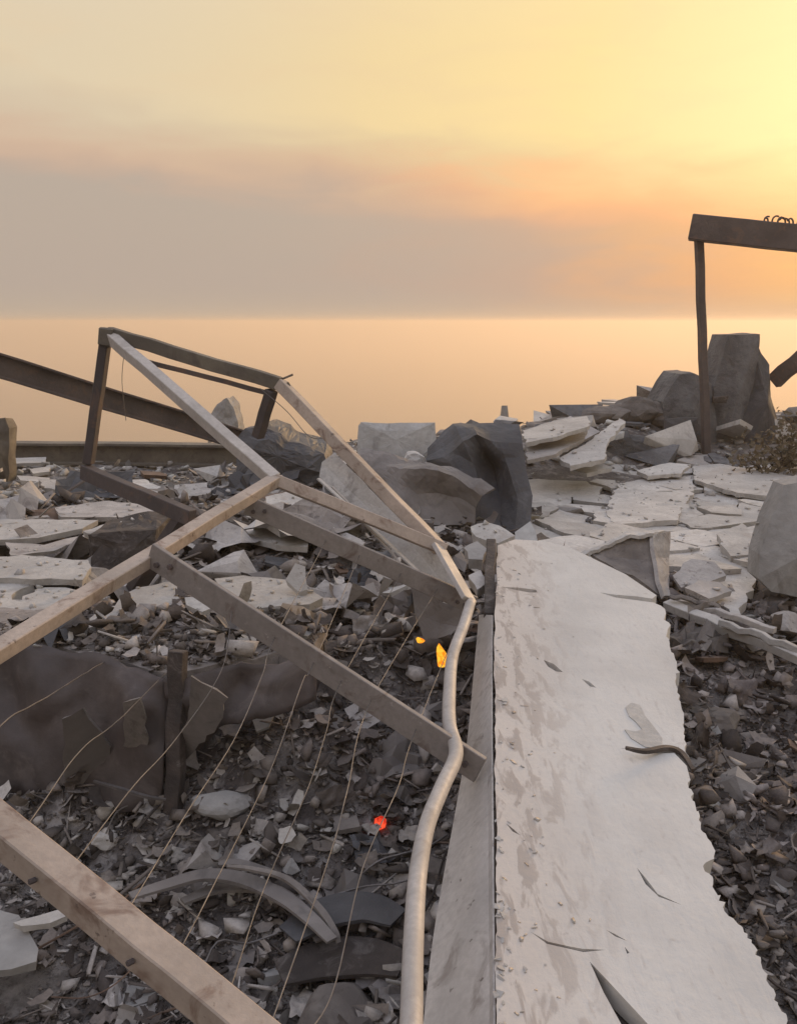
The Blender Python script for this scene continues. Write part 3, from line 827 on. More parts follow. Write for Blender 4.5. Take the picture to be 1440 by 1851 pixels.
# solid heart so that nothing shows through from the side
prism('back_fold', [(680, 950), (668, 850), (760, 845), (810, 790), (930, 785), (945, 940)], 6.75, .5, M['dark_sheet'], t_, .05, .03)
o = prism('pale_panel', [(646, 850), (647, 770), (652, 764), (716, 766), (787, 764), (790, 800), (772, 846)], 7.9, .08, M['pale_sheet'], None, .1, .008)
tag(o, 'upright pale grey panel standing behind the dark crumpled sheet', 'panel')
for (u, v, s) in [(646, 800, .06), (655, 785, .05), (642, 808, .05)]:
    pass
o = prism('plaster_lump', [(726, 838), (736, 822), (752, 818), (768, 826), (772, 840), (750, 846)], 6.75, .15, M['plaster'], None, 0, .02)
tag(o, 'small white plaster lump caught between the pale panel and the dark sheet', 'lump')
o = prism('dark_mound', [(424, 862), (420, 800), (440, 778), (470, 772), (500, 784), (520, 800), (560, 812), (586, 822), (600, 862), (560, 880), (470, 882)], 7.6, .9, M['dark_sheet'], None, .25, .03)
tag(o, 'dark charred mound behind the railing left of the torn screen', 'mound')
o = prism('hazy_boulder', [(376, 800), (378, 752), (392, 732), (408, 722), (420, 736), (428, 760), (430, 800)], 11.0, .5, M['rock'], None, .1, .02)
tag(o, 'pale grey pointed stone standing beyond the slanting girder', 'stone')
o = prism('distant_stub', [(903, 790), (905, 756), (908, 733), (917, 733), (919, 754), (926, 790)], 13.2, .18, M['rock'], None, .02, .006)
tag(o, 'thin pale stub of masonry on the skyline right of the dark sheet', 'stub')
o = prism('left_post_stub', [(-30, 880), (-30, 760), (10, 755), (17, 775), (14, 880)], 8.6, .2, M['olive_steel'], None, 0, .01)
tag(o, 'short olive post stub cut by the left edge above the level girder', 'stub')

# ------------------------------------------------------------------ the ash covered ledge in the left middle
ld = thing('ash_ledge', 'dark fronted block topped with pale ash and rubble at the left', 'block', (-1.2, 3.6, 0))
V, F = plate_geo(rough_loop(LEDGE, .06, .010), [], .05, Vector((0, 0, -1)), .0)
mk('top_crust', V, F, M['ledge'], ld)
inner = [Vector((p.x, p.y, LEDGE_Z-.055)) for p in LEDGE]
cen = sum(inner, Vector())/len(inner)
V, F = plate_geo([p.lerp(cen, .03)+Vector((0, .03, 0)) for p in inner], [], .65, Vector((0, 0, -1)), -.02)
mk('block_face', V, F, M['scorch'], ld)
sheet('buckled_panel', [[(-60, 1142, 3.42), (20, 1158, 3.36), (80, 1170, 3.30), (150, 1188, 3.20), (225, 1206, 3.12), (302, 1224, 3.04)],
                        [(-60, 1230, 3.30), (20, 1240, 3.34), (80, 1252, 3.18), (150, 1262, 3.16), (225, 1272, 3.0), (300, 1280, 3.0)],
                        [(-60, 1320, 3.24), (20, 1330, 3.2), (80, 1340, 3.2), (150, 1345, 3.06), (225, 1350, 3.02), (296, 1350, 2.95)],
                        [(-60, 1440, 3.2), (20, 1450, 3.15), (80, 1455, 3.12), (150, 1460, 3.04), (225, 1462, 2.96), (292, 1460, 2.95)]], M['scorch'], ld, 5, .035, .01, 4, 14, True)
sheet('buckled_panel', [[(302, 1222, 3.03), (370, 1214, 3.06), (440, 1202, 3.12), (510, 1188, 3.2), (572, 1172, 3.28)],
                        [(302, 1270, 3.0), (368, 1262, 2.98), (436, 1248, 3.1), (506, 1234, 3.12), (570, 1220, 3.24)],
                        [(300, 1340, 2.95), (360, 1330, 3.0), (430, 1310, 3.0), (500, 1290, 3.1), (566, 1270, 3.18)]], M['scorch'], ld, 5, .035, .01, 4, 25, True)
o = beam('burnt_upright', aty(322, 1176, 3.02), aty(314, 1520, 2.92), rect(.06, .045), M['char'], None, nseg=8, wob=.006)
tag(o, 'charred upright stake standing before the corner of the ash ledge', 'stake')

o = prism('charred_box', [(150, 1056), (158, 968), (210, 962), (282, 958), (276, 1010), (250, 1060)], 5.0, .4, M['char'], None, .05, .03)  # added black block standing in for the shade under the slabs
tag(o, 'black charred box in the gap between the white slabs at left', 'box')
# leaning boards and panels in the pit
LEAN = [('leaning_board', [(112, 1300), (150, 1280), (200, 1350), (196, 1450), (120, 1440)], 3.0, M['mid_sheet'], 'bent grey panel leaning on the dark face of the left block'),
        ('leaning_board', [(222, 1270), (252, 1262), (268, 1330), (256, 1430), (230, 1430)], 2.98, M['board'], 'narrow olive grey board leaning left of the charred stake'),
        ('leaning_board', [(345, 1222), (412, 1262), (395, 1310), (282, 1432), (268, 1410), (340, 1300)], 2.95, M['mid_sheet'], 'creased grey board leaning right of the charred stake'),
        ('leaning_board', [(60, 1165), (80, 1168), (78, 1215), (66, 1216)], 3.32, M['pale_sheet'], 'small pale tag hanging on the dark face of the left block')]
for q_, (nm, px, y, mt, lb) in enumerate(LEAN):
    o = plate(nm, px, mt, y=y, th=.018, tilt=(random.uniform(-.5, .5), -.45), amp=.012, step=.04)
    tag(o, lb, 'board' if 'tag' not in lb else 'tag')

# ------------------------------------------------------------------ plaster slabs lying about
SL = []
def slab(px, z, lb, mt='plaster', th=.035, tilt=(0, 0), amp=.01, name='plaster_slab', cat='slab', group=None, step=.06):
    o = plate(name, px, M[mt], z=z, th=th, tilt=tilt, amp=amp, step=step)
    tag(o, lb, cat, group); SL.append(o)
    return o
# left group
slab([(-60, 940), (60, 938), (178, 940), (150, 955), (70, 972), (-60, 978)], .60, 'long white slab at the left edge above the dark gap', tilt=(.02, .03))
slab([(-60, 1010), (40, 1003), (160, 1012), (166, 1025), (150, 1048), (40, 1046), (-60, 1040)], .62, 'white slab with a split front edge below the dark gap at left', tilt=(0, .02))
slab([(-80, 1046), (10, 1050), (62, 1056), (28, 1070), (22, 1084), (40, 1084), (70, 1062), (120, 1062), (200, 1078), (120, 1108), (90, 1150), (-80, 1152)], .585, 'broad white cracked slab under the tan rail at left', th=.05)
slab([(150, 960), (215, 938), (272, 944), (262, 958), (190, 968)], .66, 'tilted white slab beyond the dark gap beside the leaning steel post', tilt=(.05, .06))
slab([(100, 918), (190, 905), (260, 912), (290, 925), (230, 935), (110, 934)], .60, 'grey white slab layered above the tilted one at left', 'plaster_dim', tilt=(0, .04))
slab([(70, 866), (140, 868), (182, 884), (120, 888), (80, 882)], .5, 'narrow pale slab left of the small dark lower rail', tilt=(0, .03))
slab([(205, 868), (262, 866), (300, 885), (282, 895), (215, 880)], .52, 'pale slab just beyond the small dark lower rail', tilt=(.02, .05))
slab([(300, 878), (376, 872), (380, 890), (330, 905), (296, 896)], .52, 'grey slab right of the small dark lower rail', 'plaster_dim', tilt=(0, .06))
slab([(20, 828), (84, 826), (82, 836), (22, 838)], .42, 'white strip lying in front of the level girder', amp=.005)
slab([(54, 848), (92, 842), (90, 852), (60, 856)], .42, 'small white plate before the level girder', amp=.005)
slab([(10, 980), (80, 985), (150, 968), (180, 955), (172, 962), (100, 995), (20, 1004)], .58, 'thin grey batten like slab crossing the dark gap at left', 'plaster_dim', th=.02)
# middle group
slab([(388, 1046), (440, 1040), (500, 1046), (540, 1050), (584, 1080), (560, 1092), (440, 1100), (400, 1076)], .66, 'white plaster slab lying behind the middle of the long flat bar', tilt=(0, .03), th=.04)
slab([(516, 1048), (534, 1018), (552, 1024), (556, 1066), (540, 1070)], .73, 'white upturned corner piece on the slab behind the flat bar', tilt=(.0, 1.1), th=.03)
slab([(444, 958), (480, 952), (552, 974), (556, 988), (500, 985), (450, 974)], .58, 'white slab between the two railing posts', tilt=(.02, .05))
slab([(480, 898), (520, 888), (558, 902), (556, 916), (520, 934), (478, 920)], .62, 'warm white slab just right of the railing corner', tilt=(.02, .12), th=.06)
slab([(250, 1062), (330, 1052), (320, 1092), (262, 1100), (180, 1130), (110, 1148), (160, 1120)], .65, 'pale wedge of plaster on the ledge under the tan rail', tilt=(0, .02))
slab([(334, 1080), (360, 1078), (380, 1100), (366, 1106), (338, 1094)], .69, 'small white plate on the ash ledge beside a dark cavity', tilt=(.1, .2))
slab([(540, 935), (600, 948), (660, 980), (640, 996), (570, 972)], .6, 'grey slab between the screen and the second post', 'plaster_dim', tilt=(0, .05))
# around the foot of the dark sheet
slab([(850, 952), (880, 944), (902, 950), (930, 968), (900, 982), (860, 970)], .64, 'white lump of plaster at the foot of the dark sheet', tilt=(0, .3), th=.07)
slab([(932, 985), (930, 962), (958, 942), (968, 962), (972, 984)], .70, 'small pale wedge upright at the head of the wall cap', 'pale_sheet', tilt=(0, 1.2), th=.02)
# right ridge slabs
slab([(944, 778), (1000, 760), (1060, 752), (1066, 768), (1010, 788), (950, 800)], .98, 'pale slab sloping on the skyline ridge right of the dark sheet', tilt=(.12, .05))
slab([(1010, 828), (1060, 800), (1118, 756), (1130, 762), (1098, 800), (1092, 830), (1030, 842)], .86, 'long white slab rising diagonally before the dark open box', tilt=(.1, .12), th=.04)
slab([(948, 806), (1010, 790), (1060, 776), (1050, 796), (1000, 822), (952, 832)], .86, 'grey slab tucked under the sloping skyline slab', 'plaster_dim', tilt=(.05, .05))
slab([(1030, 848), (1090, 838), (1106, 846), (1060, 856)], .68, 'thin white slab edge below the diagonal slab', tilt=(0, .05))
slab([(1150, 850), (1210, 836), (1248, 840), (1230, 856), (1170, 860)], .60, 'pale slab at the foot of the recessed wall block', tilt=(0, .04))
slab([(1250, 842), (1300, 838), (1440, 862), (1600, 880), (1600, 930), (1440, 902), (1330, 890), (1256, 868)], .56, 'wide white slab at the right under the tapering wall remnant', tilt=(0, .0), th=.04)
slab([(1118, 874), (1160, 866), (1250, 862), (1254, 892), (1228, 920), (1224, 940), (1110, 948), (1096, 930), (1100, 905)], .535, 'large flat white slab in the middle of the right hand pavement of plaster', th=.04)
# shattered paving of plaster: cells of one broken sheet
FL = [atz(u, v, .52) for u, v in [(958, 900), (1010, 868), (1080, 858), (1130, 852), (1250, 848), (1460, 868), (1640, 900), (1640, 1010), (1440, 985), (1340, 1010), (1290, 1030), (1210, 1000), (1120, 978), (1060, 1000), (1000, 985), (960, 960)]]
FL2 = [(p.x, p.y) for p in FL]
xs_ = [p[0] for p in FL2]; ys_ = [p[1] for p in FL2]
seeds = []
r2_ = random.Random(11)
while len(seeds) < 62:
    x, y = r2_.uniform(min(xs_), max(xs_)), r2_.uniform(min(ys_), max(ys_))
    if inpoly(np.array([x]), np.array([y]), FL2)[0] and all(math.hypot(x-a, (y-b)*.7) > .22 for a, b in seeds): seeds.append((x, y))
def clip(poly, a, b, c):
    res = []
    for i in range(len(poly)):
        p, q = poly[i], poly[(i+1) % len(poly)]
        dp, dq = a*p[0]+b*p[1]-c, a*q[0]+b*q[1]-c
        if dp <= 0: res.append(p)
        if (dp < 0) != (dq < 0):
            t = dp/(dp-dq); res.append((p[0]+(q[0]-p[0])*t, p[1]+(q[1]-p[1])*t))
    return res
EXCL.append(FL2)
for k, (sx_, sy_) in enumerate(seeds):
    poly = [(sx_-1.1, sy_-1.5), (sx_+1.1, sy_-1.5), (sx_+1.1, sy_+1.5), (sx_-1.1, sy_+1.5)]
    for m_i, (tx, ty) in enumerate(seeds):
        if m_i == k: continue
        nx_, ny_ = tx-sx_, ty-sy_; L_ = math.hypot(nx_, ny_)
        if L_ > 3.5: continue
        nx_, ny_ = nx_/L_, ny_/L_
        poly = clip(poly, nx_, ny_, nx_*(sx_+tx)/2+ny_*(sy_+ty)/2-r2_.choice([.003, .006, .012, .02, .045]))
        if len(poly) < 3: break
    for pl3 in ((0, -1, -4.95), (0, 1, 9.0), (-1, .135, 0)):
        if len(poly) >= 3: poly = clip(poly, *pl3)
    if len(poly) < 3: continue
    zz = .50+r2_.uniform(-.012, .03)
    tx_, ty_ = r2_.gauss(0, .05), r2_.gauss(.01, .05)
    L3 = [Vector((x, y, zz+tx_*(x-sx_)+ty_*(y-sy_))) for x, y in poly]
    V, F = plate_geo(rough_loop(L3, .09, .014), [], .035, Vector((0, 0, -1)), .01)
    o = mk('plaster_fragment', V, F, M['plaster'])
    tag(o, 'flat white fragment in the shattered plaster paving at the right', 'slab', 'shattered plaster paving at the right')

# upturned box fragment by the wall cap
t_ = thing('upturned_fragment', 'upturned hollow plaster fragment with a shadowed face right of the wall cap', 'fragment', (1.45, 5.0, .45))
sheet('shadowed_face', [[(1062, 1000, 5.0), (1098, 984, 5.02), (1140, 968, 5.02), (1176, 970, 5.0)], [(1078, 1012, 4.9), (1110, 1010, 4.95), (1142, 1010, 4.95), (1180, 1015, 4.88)], [(1120, 1036, 4.75), (1140, 1042, 4.72), (1165, 1060, 4.65), (1192, 1080, 4.6)]], M['board'], t_, 5, .008, .02, 4, 2)  # plaster face whose shade is put in by the darker board colour
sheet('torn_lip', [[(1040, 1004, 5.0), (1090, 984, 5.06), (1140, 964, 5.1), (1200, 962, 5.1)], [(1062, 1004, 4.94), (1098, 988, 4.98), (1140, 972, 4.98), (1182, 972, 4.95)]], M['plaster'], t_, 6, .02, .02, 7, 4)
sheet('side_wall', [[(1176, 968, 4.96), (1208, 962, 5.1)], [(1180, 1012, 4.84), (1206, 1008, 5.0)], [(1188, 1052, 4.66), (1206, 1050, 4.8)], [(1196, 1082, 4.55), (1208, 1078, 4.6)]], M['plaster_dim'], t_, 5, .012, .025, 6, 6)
# broken white sheets right of it
slab([(1205, 990), (1280, 982), (1340, 1000), (1372, 1020), (1350, 1080), (1330, 1118), (1300, 1092), (1220, 1050)], .47, 'crumbling white sheet sagging into the rubble right of the upturned fragment', tilt=(.0, .05), th=.05, amp=.02)
slab([(1215, 1040), (1250, 1010), (1290, 1015), (1312, 1040), (1270, 1056), (1230, 1062)], .53, 'small broken plate lying on the crumbling white sheet', 'plaster_dim', tilt=(.1, .25), th=.03)
slab([(1236, 1062), (1262, 1048), (1300, 1052), (1322, 1068), (1280, 1082)], .52, 'second small plate beneath the broken plate on the crumbling sheet', 'plaster_dim', tilt=(-.1, .2), th=.03)
slab([(1294, 965), (1340, 945), (1376, 985), (1390, 1000), (1320, 1005)], .55, 'white angular slab tilted beside the tilted right hand panel', tilt=(-.05, .15), th=.05)

# boulder at the right edge
def rock(name, c, size, mt, seed, label=None, cat='rock', group=None, flat=1.0, parent=None, sub=3, cuts=9):
    bm = bmesh.new()
    bmesh.ops.create_icosphere(bm, subdivisions=sub, radius=1)
    rr = random.Random(seed)
    pl_ = [(Vector((rr.gauss(0, 1), rr.gauss(0, 1), rr.gauss(0, 1))).normalized(), rr.uniform(.62, .9)) for _ in range(cuts)]
    for v in bm.verts:
        p = v.co.copy()
        for n_, d_ in pl_:
            e = p.dot(n_)-d_
            if e > 0: p -= n_*e
        p *= 1+.10*mnoise.noise(p*2.2+Vector((seed, 0, 0)))+.04*mnoise.noise(p*6+Vector((0, seed, 0)))
        v.co = Vector((p.x*size[0], p.y*size[1], p.z*size[2]*flat))+Vector(c)
    V = [v.co.copy() for v in bm.verts]; bm.verts.index_update()
    F = [tuple(v.index for v in f.verts) for f in bm.faces]; bm.free()
    o = mk(name, V, F, mt, parent, sub >= 4)
    if label: tag(o, label, cat, group)
    return o
o = prism('tilted_panel', [(1376, 1050), (1384, 1010), (1412, 952), (1448, 890), (1560, 870), (1570, 1090), (1450, 1082), (1396, 1072)], 4.55, .16, M['rock'], None, .35, .003, 1.0)
tag(o, 'thick tilted pale grey panel cut off by the right edge', 'panel')
c2 = aty(1500, 1085, 4.6)
rock('dark_stone', Vector((c2.x+.05, c2.y+.05, .42)), (.30, .3, .2), M['char'], 9, 'dark stone under the tilted grey panel at the right edge', 'stone')
c = atz(1425, 1130, .42)
rock('stone', c, (.11, .1, .07), M['plaster_dim'], 12, 'pale stone in the dark hollow below the tilted right hand panel')
# splintered pale beam over the right rubble
t_ = thing('splintered_plank', 'splintered pale plank lying across the dark rubble at the right', 'plank', (1.9, 4.6, .42))
for k, (u0, v0, u1, v1, z, hh) in enumerate([(1205, 1092, 1470, 1200, .47, .045), (1215, 1082, 1400, 1140, .49, .03), (1300, 1125, 1480, 1188, .50, .03), (1225, 1108, 1350, 1168, .43, .03), (1210, 1078, 1300, 1098, .52, .02)]):
    beam('splinter', atz(u0, v0, z), atz(u1, v1, z-.02), rect(.06 if k == 0 else .035, hh), M['plaster' if k in (0, 2) else 'plaster_dim' if k == 1 else 'board'], t_, nseg=9, wob=.009, roll=R(10*k-10))

# ------------------------------------------------------------------ bottom-left pit: recognisable pieces
o = plate('ash_flake', [(-60, 1640), (10, 1648), (50, 1680), (70, 1715), (66, 1738), (20, 1752), (-60, 1760)], M['rock'], z=.16, th=.03, tilt=(.05, .1)); tag(o, 'pale grey flat flake at the lower left corner below the near rail', 'flake')
o = plate('plaster_shard', [(24, 1668), (70, 1655), (118, 1640), (124, 1654), (92, 1668), (40, 1674)], M['plaster'], z=.20, th=.02, amp=.008, step=.03); tag(o, 'jagged white sliver touching the near rail at lower left', 'shard')
rock('pebble', gp(192, 1532, .03), (.05, .045, .035), M['plaster'], 3, 'small smooth white stone above the near rail at lower left')
rock('stone', gp(55, 1352, .05), (.11, .09, .05), M['rock'], 21, 'flat grey stone at the left edge below the dark ledge face')
rock('stone', gp(400, 1465, .03), (.11, .08, .05), M['rock'], 22, 'grey stone lying between the cables in the middle of the pit')
rock('dome_rock', gp(618, 1862, .0), (.12, .13, .11), M['board'], 31, 'rounded brown grey lump at the bottom edge beside the bent handrail')
rock('stone', gp(1300, 1320, .03), (.10, .09, .06), M['board'], 33, 'brown stone in the rubble by the torn edge of the wall cap')
rock('stone', gp(1290, 1165, .03), (.12, .1, .07), M['board'], 34, 'brown stone just below the splintered plank at the right')

def strip(name, px, z0, z1, wd, mt, label, cat, th=.006, up=Vector((0, 0, 1))):
    pts = [atz(u, v, z0+(z1-z0)*i/(len(px)-1)) for i, (u, v) in enumerate(px)]
    o = sweep(name, spline(pts, 6), rect(wd, th), M[mt], None, taper=lambda t: .55+.45*math.sin(math.pi*min(1, max(0, t*.9+.05))), up=up)
    tag(o, label, cat)
    return o
strip('bent_strip', [(236, 1620), (300, 1600), (370, 1582), (440, 1590), (510, 1622), (560, 1660), (600, 1700)], .22, .17, .055, 'mid_sheet', 'long grey strip arching over the rubble in the lower middle of the pit', 'strip', .012)
strip('bent_strip', [(330, 1630), (400, 1605), (480, 1606), (540, 1640), (580, 1700)], .16, .13, .05, 'board', 'brown strip curving beneath the long grey arched strip', 'strip', .012)
strip('bent_strip', [(410, 1566), (460, 1572), (520, 1590), (575, 1640), (604, 1682), (612, 1704)], .26, .14, .022, 'board', 'thin dull strip bending down at the right end of the arched strips', 'strip', .01)
strip('bent_strip', [(395, 1562), (430, 1560), (490, 1575)], .2, .2, .03, 'mid_sheet', 'short grey strip end above the arched strips', 'strip', .01)
strip('curled_sheet', [(520, 1690), (590, 1650), (660, 1640), (720, 1660)], .14, .16, .14, 'dark_sheet', 'dark curled sheet between the arched strips and the bent handrail', 'sheet', .012)
strip('curled_sheet', [(505, 1760), (580, 1735), (660, 1730), (730, 1745)], .10, .12, .16, 'char', 'black curled sheet low beside the bent handrail near the bottom', 'sheet', .012)
strip('loose_twig', [(170, 1412), (215, 1425), (265, 1440), (300, 1445)], .28, .25, .012, 'wire', 'thin pale twig lying left of the clump in the pit', 'twig', .01)
strip('loose_twig', [(540, 1205), (520, 1180), (508, 1160)], .5, .66, .02, 'char', 'dark bent stick leaning beneath the long flat bar', 'stick', .02)
strip('loose_twig', [(1130, 1352), (1165, 1358), (1205, 1352), (1232, 1362), (1252, 1392)], .74, .70, .016, 'char', 'crooked charred twig lying on the torn edge of the wall cap', 'twig', .012)

# ------------------------------------------------------------------ flames and embers
def flame(u, v, z, hgt, wd, label, mt='flame'):
    base = atz(u, v, z)
    V, F = [], []
    n_, k = 7, 8
    for i in range(n_):
        t = i/(n_-1)
        r_ = wd*(math.sin(math.pi*min(1, (t*.82+.18)))**.8)*(1-.25*t)+.0008
        off_ = Vector((math.sin(t*5)*wd*.25-.25*wd*t, 0, hgt*t))
        for j in range(k):
            a = 2*math.pi*j/k
            V.append(base+off_+Vector((math.cos(a)*r_, math.sin(a)*r_, 0)))
    for i in range(n_-1):
        for j in range(k):
            F.append((i*k+j, i*k+(j+1) % k, (i+1)*k+(j+1) % k, (i+1)*k+j))
    F += [tuple(range(k)), tuple((n_-1)*k+j for j in range(k))]
    o = mk('flame' if mt == 'flame' else 'ember', V, F, M[mt], None, True)
    tag(o, label, 'flame' if mt == 'flame' else 'ember')
flame(798, 1204, .71, .085, .021, 'bright orange flame licking up beside the bent handrail')
flame(759, 1161, .62, .022, .018, 'tiny yellow flame left of the bright orange flame')
def ember(u, v, z, s, label):
    rock('ember', gp(u, v, z), (s, s, s*1.2), M['ember'], int(u), label, 'ember', sub=2)
ember(687, 1503, .035, .023, 'glowing red ember in the rubble left of the bent handrail')
ember(28, 1565, .04, .009, 'tiny ember glinting under the near rail at the left edge')

# ------------------------------------------------------------------ scorched shrubs at the right edge
def shrub(base, hgt, spread, nleaf, seed, label):
    rr = random.Random(seed)
    t = thing('scorched_shrub', label, 'shrub', base, 'scorched shrubs at the right edge')
    tips = []
    for k in range(9):
        a = rr.uniform(0, 2*math.pi); e = rr.uniform(.35, 1)
        tip = Vector(base)+Vector((math.cos(a)*spread*e, math.sin(a)*spread*e*.7, hgt*rr.uniform(.5, 1)))
        midp = Vector(base).lerp(tip, .5)+Vector((0, 0, hgt*.12))
        path = spline([Vector(base), midp, tip], 4)
        sweep('stem', path, circ(.012, 5), M['stem'], t, taper=lambda q: 1-.8*q)
        tips += path[3:]
    V, F = [], []
    for _ in range(nleaf):
        c_ = rr.choice(tips)+Vector((rr.gauss(0, .09), rr.gauss(0, .09), rr.gauss(0, .07)))
        d = Vector((rr.gauss(0, 1), rr.gauss(0, 1), rr.gauss(0, .8))).normalized(); s = d.orthogonal().normalized()
        L_ = rr.uniform(.03, .075); wd = L_*rr.uniform(.25, .5); k = len(V)
        nrm = d.cross(s)*L_*.15
        V += [c_, c_+d*L_*.5+s*wd+nrm, c_+d*L_, c_+d*L_*.5-s*wd+nrm]
        F += [(k, k+1, k+2), (k, k+2, k+3)]
    o = mk('foliage', V, F, M['leaf'], t)
p = aty(1420, 850, 8.3); shrub((p.x, p.y, .45), .6, .42, 380, 1, 'olive scorched shrub at the right edge below the brown joist')
p = aty(1385, 850, 8.0); shrub((p.x, p.y, .48), .3, .30, 220, 2, 'low dry shrub at the foot of the tapering wall remnant')
p = aty(1490, 850, 7.8); shrub((p.x, p.y, .45), .75, .5, 380, 3, 'taller dry shrub half cut by the right edge of the picture')

# ------------------------------------------------------------------ loose rubble
def hull_proto(pts):
    Vl, Fl = [], []
    add_hull(Vl, Fl, pts)
    return np.array([tuple(v) for v in Vl]), np.array([f if len(f) == 3 else f[:3] for f in Fl])
PROTO = {'chunk': [], 'shard': [], 'flake': [], 'splinter': []}
pr = random.Random(5)
for _ in range(14):
    PROTO['chunk'].append(hull_proto([Vector((pr.uniform(-1, 1), pr.uniform(-.8, .8), pr.uniform(-.6, .6))) for _ in range(12)]))
for _ in range(14):
    k = pr.randint(4, 6); pts = []
    a0 = pr.uniform(0, 6)
    for i in range(k):
        a = a0+2*math.pi*(i+pr.uniform(-.3, .3))/k; r_ = pr.uniform(.55, 1.1)
        x, y = r_*math.cos(a), r_*math.sin(a)*pr.uniform(.6, .9)
        pts += [Vector((x, y, .10+pr.uniform(-.03, .03))), Vector((x*.93, y*.93, -.10+pr.uniform(-.03, .03)))]
    PROTO['shard'].append(hull_proto(pts))
for _ in range(8):
    L_ = pr.uniform(1.2, 2.0)
    PROTO['splinter'].append(hull_proto([Vector((s*L_*pr.uniform(.7, 1), pr.uniform(-.16, .16), pr.uniform(-.12, .12))) for s in (-1, 1) for _ in range(5)]))
for _ in range(12):      # curled ash flakes: bent little sheets
    n_u, n_v = 5, 3
    bend = pr.uniform(.5, 2.2); tw_ = pr.uniform(-.5, .5); ph = pr.uniform(-.6, .6)
    V = []
    for i in range(n_u):
        for j in range(n_v):
            s = (i/(n_u-1)-.5); t = (j/(n_v-1)-.5)
            wv = (1-abs(s)**1.5*1.1)*pr.uniform(.8, 1.15)
            ang = s*bend+ph
            V.append((2*math.sin(ang)/max(bend, .6)*1.0, t*1.1*wv+s*tw_, 2*(1-math.cos(ang))/max(bend, .6)+t*tw_*.6+pr.uniform(-.05, .05)))
    F = []
    for i in range(n_u-1):
        for j in range(n_v-1):
            k = i*n_v+j
            F += [(k, k+1, k+n_v+1), (k, k+n_v+1, k+n_v)]
    PROTO['flake'].append((np.array(V), np.array(F)))
PROTO['crumple'] = []
for q_ in range(12):
    n_u, n_v = 7, 6; V = []
    bend = pr.uniform(-1.0, 1.0)
    for i in range(n_u):
        for j in range(n_v):
            x, y = i/(n_u-1)*2-1, (j/(n_v-1)*2-1)*pr.uniform(.68, .78)
            e = Vector((x*1.3+q_*7, y*1.3, 0))
            V.append((x+mnoise.noise(e*2)*.22, y+mnoise.noise(e*2+Vector((5, 5, 5)))*.22, abs(mnoise.noise(e))*.9+mnoise.noise(e*2.7)*.22+bend*x*x*.5))
    F = []
    for i in range(n_u-1):
        for j in range(n_v-1):
            k = i*n_v+j
            if (i in (0, n_u-2) or j in (0, n_v-2)) and pr.random() < .07: continue
            F += [(k, k+1, k+n_v+1), (k, k+n_v+1, k+n_v)]
    PROTO['crumple'].append((np.array(V), np.array(F)))
def rotm(n_, tilt):
    """random yaw, limited tilt"""
    yaw = rng.uniform(0, 2*np.pi, n_); ax = rng.uniform(0, 2*np.pi, n_); an = np.abs(rng.normal(0, tilt, n_))
    cz, sz = np.cos(yaw), np.sin(yaw)
    Rz = np.zeros((n_, 3, 3)); Rz[:, 0, 0] = cz; Rz[:, 0, 1] = -sz; Rz[:, 1, 0] = sz; Rz[:, 1, 1] = cz; Rz[:, 2, 2] = 1
    kx, ky = np.cos(ax), np.sin(ax); c_, s_ = np.cos(an), np.sin(an)
    T = np.zeros((n_, 3, 3))
    T[:, 0, 0] = c_+kx*kx*(1-c_); T[:, 0, 1] = kx*ky*(1-c_); T[:, 0, 2] = ky*s_
    T[:, 1, 0] = kx*ky*(1-c_); T[:, 1, 1] = c_+ky*ky*(1-c_); T[:, 1, 2] = -kx*s_
    T[:, 2, 0] = -ky*s_; T[:, 2, 1] = kx*s_; T[:, 2, 2] = c_
    return T@Rz
LP = [(p.x, p.y) for p in LEDGE]
def surf(x, y):
    h = H(x, y)
    m_ = inpoly(x, y, LP)
    return np.where(m_, np.maximum(h, LEDGE_Z+.005), h)
def mesh_from(name, parts, mt, kind='stuff'):
    Vs, Fs, Ts, k = [], [], [], 0
    for V, F, T in parts:
        Vs.append(V); Fs.append(F+k); Ts.append(T); k += len(V)
    V = np.concatenate(Vs); F = np.concatenate(Fs); T = np.concatenate(Ts)
    me = bpy.data.meshes.new(name)
    me.vertices.add(len(V)); me.vertices.foreach_set('co', V.astype(np.float32).ravel())
    me.loops.add(len(F)*3); me.loops.foreach_set('vertex_index', F.astype(np.int32).ravel())
    me.polygons.add(len(F)); me.polygons.foreach_set('loop_start', np.arange(0, len(F)*3, 3, dtype=np.int32))
    me.update(calc_edges=True); me.validate()
    at = me.attributes.new('tone', 'FLOAT', 'POINT'); at.data.foreach_set('value', T.astype(np.float32))
    me.materials.append(mt)
    o = bpy.data.objects.new(name, me); COL.objects.link(o)
    return o
def gen(pos, size, kinds, tilt, tone):
    """pos (n,3), size (n,), kinds = {kind: weight}; returns mesh parts"""
    names = list(kinds); ps = np.array([kinds[k] for k in names], float); ps /= ps.sum()
    kc = rng.choice(len(names), len(pos), p=ps)
    parts = []
    for ki, kn in enumerate(names):
        pc = rng.integers(0, len(PROTO[kn]), len(pos))
        for pi, (PV, PF) in enumerate(PROTO[kn]):
            sel = np.where((kc == ki) & (pc == pi))[0]
            if not len(sel): continue
            Rm = rotm(len(sel), tilt)
            sc_ = size[sel][:, None, None]*rng.uniform(.7, 1.3, (len(sel), 1, 3))
            W = np.einsum('nij,nkj->nki', Rm, PV[None]*sc_)+pos[sel][:, None, :]
            nv_ = len(PV)
            F = (PF[None]+(np.arange(len(sel))*nv_)[:, None, None]).reshape(-1, 3)
            parts.append((W.reshape(-1, 3), F, np.repeat(tone[sel], nv_)))
    return parts
